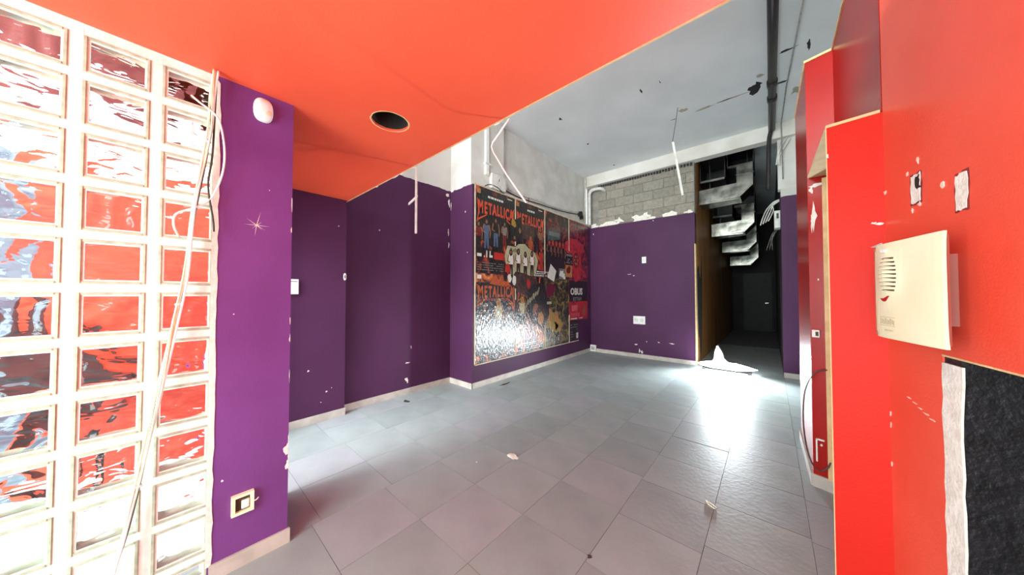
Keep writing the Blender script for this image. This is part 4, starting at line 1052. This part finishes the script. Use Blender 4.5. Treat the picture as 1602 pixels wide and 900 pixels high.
# floodlight on the floor at the corridor mouth
E_lamp = emis('flood_lens_and_glare', (0.86, 0.95, 1.0, 1), 60.0)  # shared by the lamp lens and the modelled glare
fl = thing('work_lamp', 'glaring white floodlight bar lying on the floor at the corridor mouth', 'lamp', (-.6, 6.40, 0))
boxes('housing', [((-.93, 6.36, 0.012), (-.29, 6.44, 0.14))], M_dark, fl, .008)
bm = bmesh.new(); extr(bm, [(x, 6.350, z) for x, z in [(-1.03, .085), (-.95, .05), (-.8, .03), (-.45, .03), (-.30, .05), (-.17, .085), (-.30, .12), (-.45, .15), (-.8, .15), (-.95, .115)]], (0, .01, 0)); finish('lens', bm, E_lamp, fl)  # pointed outline shaped after the lamp's glare
for x in (-.95, -.30): boxes('foot', [((x, 6.30, 0.0), (x + .05, 6.48, 0.016))], M_pipe, fl)
bm = bmesh.new()
extr(bm, [(-.80, 6.352, .13), (-.55, 6.352, .13), (-.64, 6.352, .22), (-.67, 6.352, .32), (-.725, 6.352, .42), (-.755, 6.352, .33), (-.76, 6.352, .22)], (0, .03, 0)); finish('glare_spike', bm, E_lamp, fl)  # glowing spike standing in for the glare peak above the lamp
bm = bmesh.new()
extr(bm, [(-.79, 6.40, .15), (-.61, 6.40, .15), (-.65, 6.40, .30), (-.715, 6.40, .44), (-.775, 6.40, .28)], (0, .02, 0)); finish('glare_spike_back', bm, M_dark, fl)  # dark backing of the added glare spike
l = bpy.data.lights.new('flood_beam', 'SPOT'); l.energy = 600; l.spot_size = math.radians(150); l.spot_blend = .8; l.shadow_soft_size = .12; l.color = (.85, .95, 1)
lo = bpy.data.objects.new('flood_beam', l); COL.objects.link(lo); lo.location = (-.6, 6.30, .22)
lo.rotation_euler = V((0.05, -1, -.35)).to_track_quat('-Z', 'Y').to_euler()
l = bpy.data.lights.new('flood_glow', 'POINT'); l.energy = 5; l.shadow_soft_size = .08; l.color = (.9, .96, 1)
lo = bpy.data.objects.new('flood_glow', l); COL.objects.link(lo); lo.location = (-.6, 6.6, .30)

# ------------------------------------------------------------------ litter on the floor
lt = thing('crumpled_wrapper', 'crumpled white wrapper on the middle of the floor', 'litter', (-1.62, 1.85, 0.0))
bm = bmesh.new(); bmesh.ops.create_icosphere(bm, subdivisions=2, radius=1)
for v in bm.verts:
    c = v.co; k = 1 + rnd.uniform(-.25, .25)
    v.co = V((-1.61 + .050 * c.x * k, 1.855 + .032 * c.y * k, .014 + .013 * c.z * k))
finish('wrapper', bm, M_plaster, lt)
bm = bmesh.new(); extr(bm, [(-1.67, 1.87, .001), (-1.64, 1.90, .001), (-1.62, 1.88, .004), (-1.65, 1.86, .002)], (0, 0, .002)); finish('torn_corner', bm, M_plaster, lt)
tb = bmesh.new(); tube(tb, [(-.335, 2.30, .004), (-.30, 2.285, .004), (-.272, 2.262, .004), (-.283, 2.252, .004), (-.315, 2.268, .004), (-.335, 2.30, .004)], .004, 6, False)
tag(finish('plastic_clip', tb, M_wire, None, True), 'small pale plastic clip lying on the floor towards the right', 'litter')
dm = mat('dark_dirt', srgb(70, 62, 56), srgb(48, 42, 38), .9, 20)
for i, (x, y, a, b, lab) in enumerate([(-3.0, 3.3, .02, .12, 'dark dirt smear on the floor below the posters'), (-3.45, 1.95, .06, .03, 'dark dirt clump on the floor beside the recessed wall'), (-.715, 1.427, .012, .01, 'dirt crumb at a tile joint at the bottom middle')]):
    bm = bmesh.new(); extr(bm, [(p, q, .0) for p, q in blob(x, y, a, b, 11, .45)], (0, 0, .003)); tag(finish('dirt', bm, dm), lab, 'dirt')
bm = bmesh.new(); extr(bm, [(p, q, 0) for p, q in blob(-1.79, 1.62, .006, .006, 8)], (0, 0, .003)); tag(finish('paint_flake', bm, M_wire_w), 'tiny white paint flake left of the wrapper', 'litter')
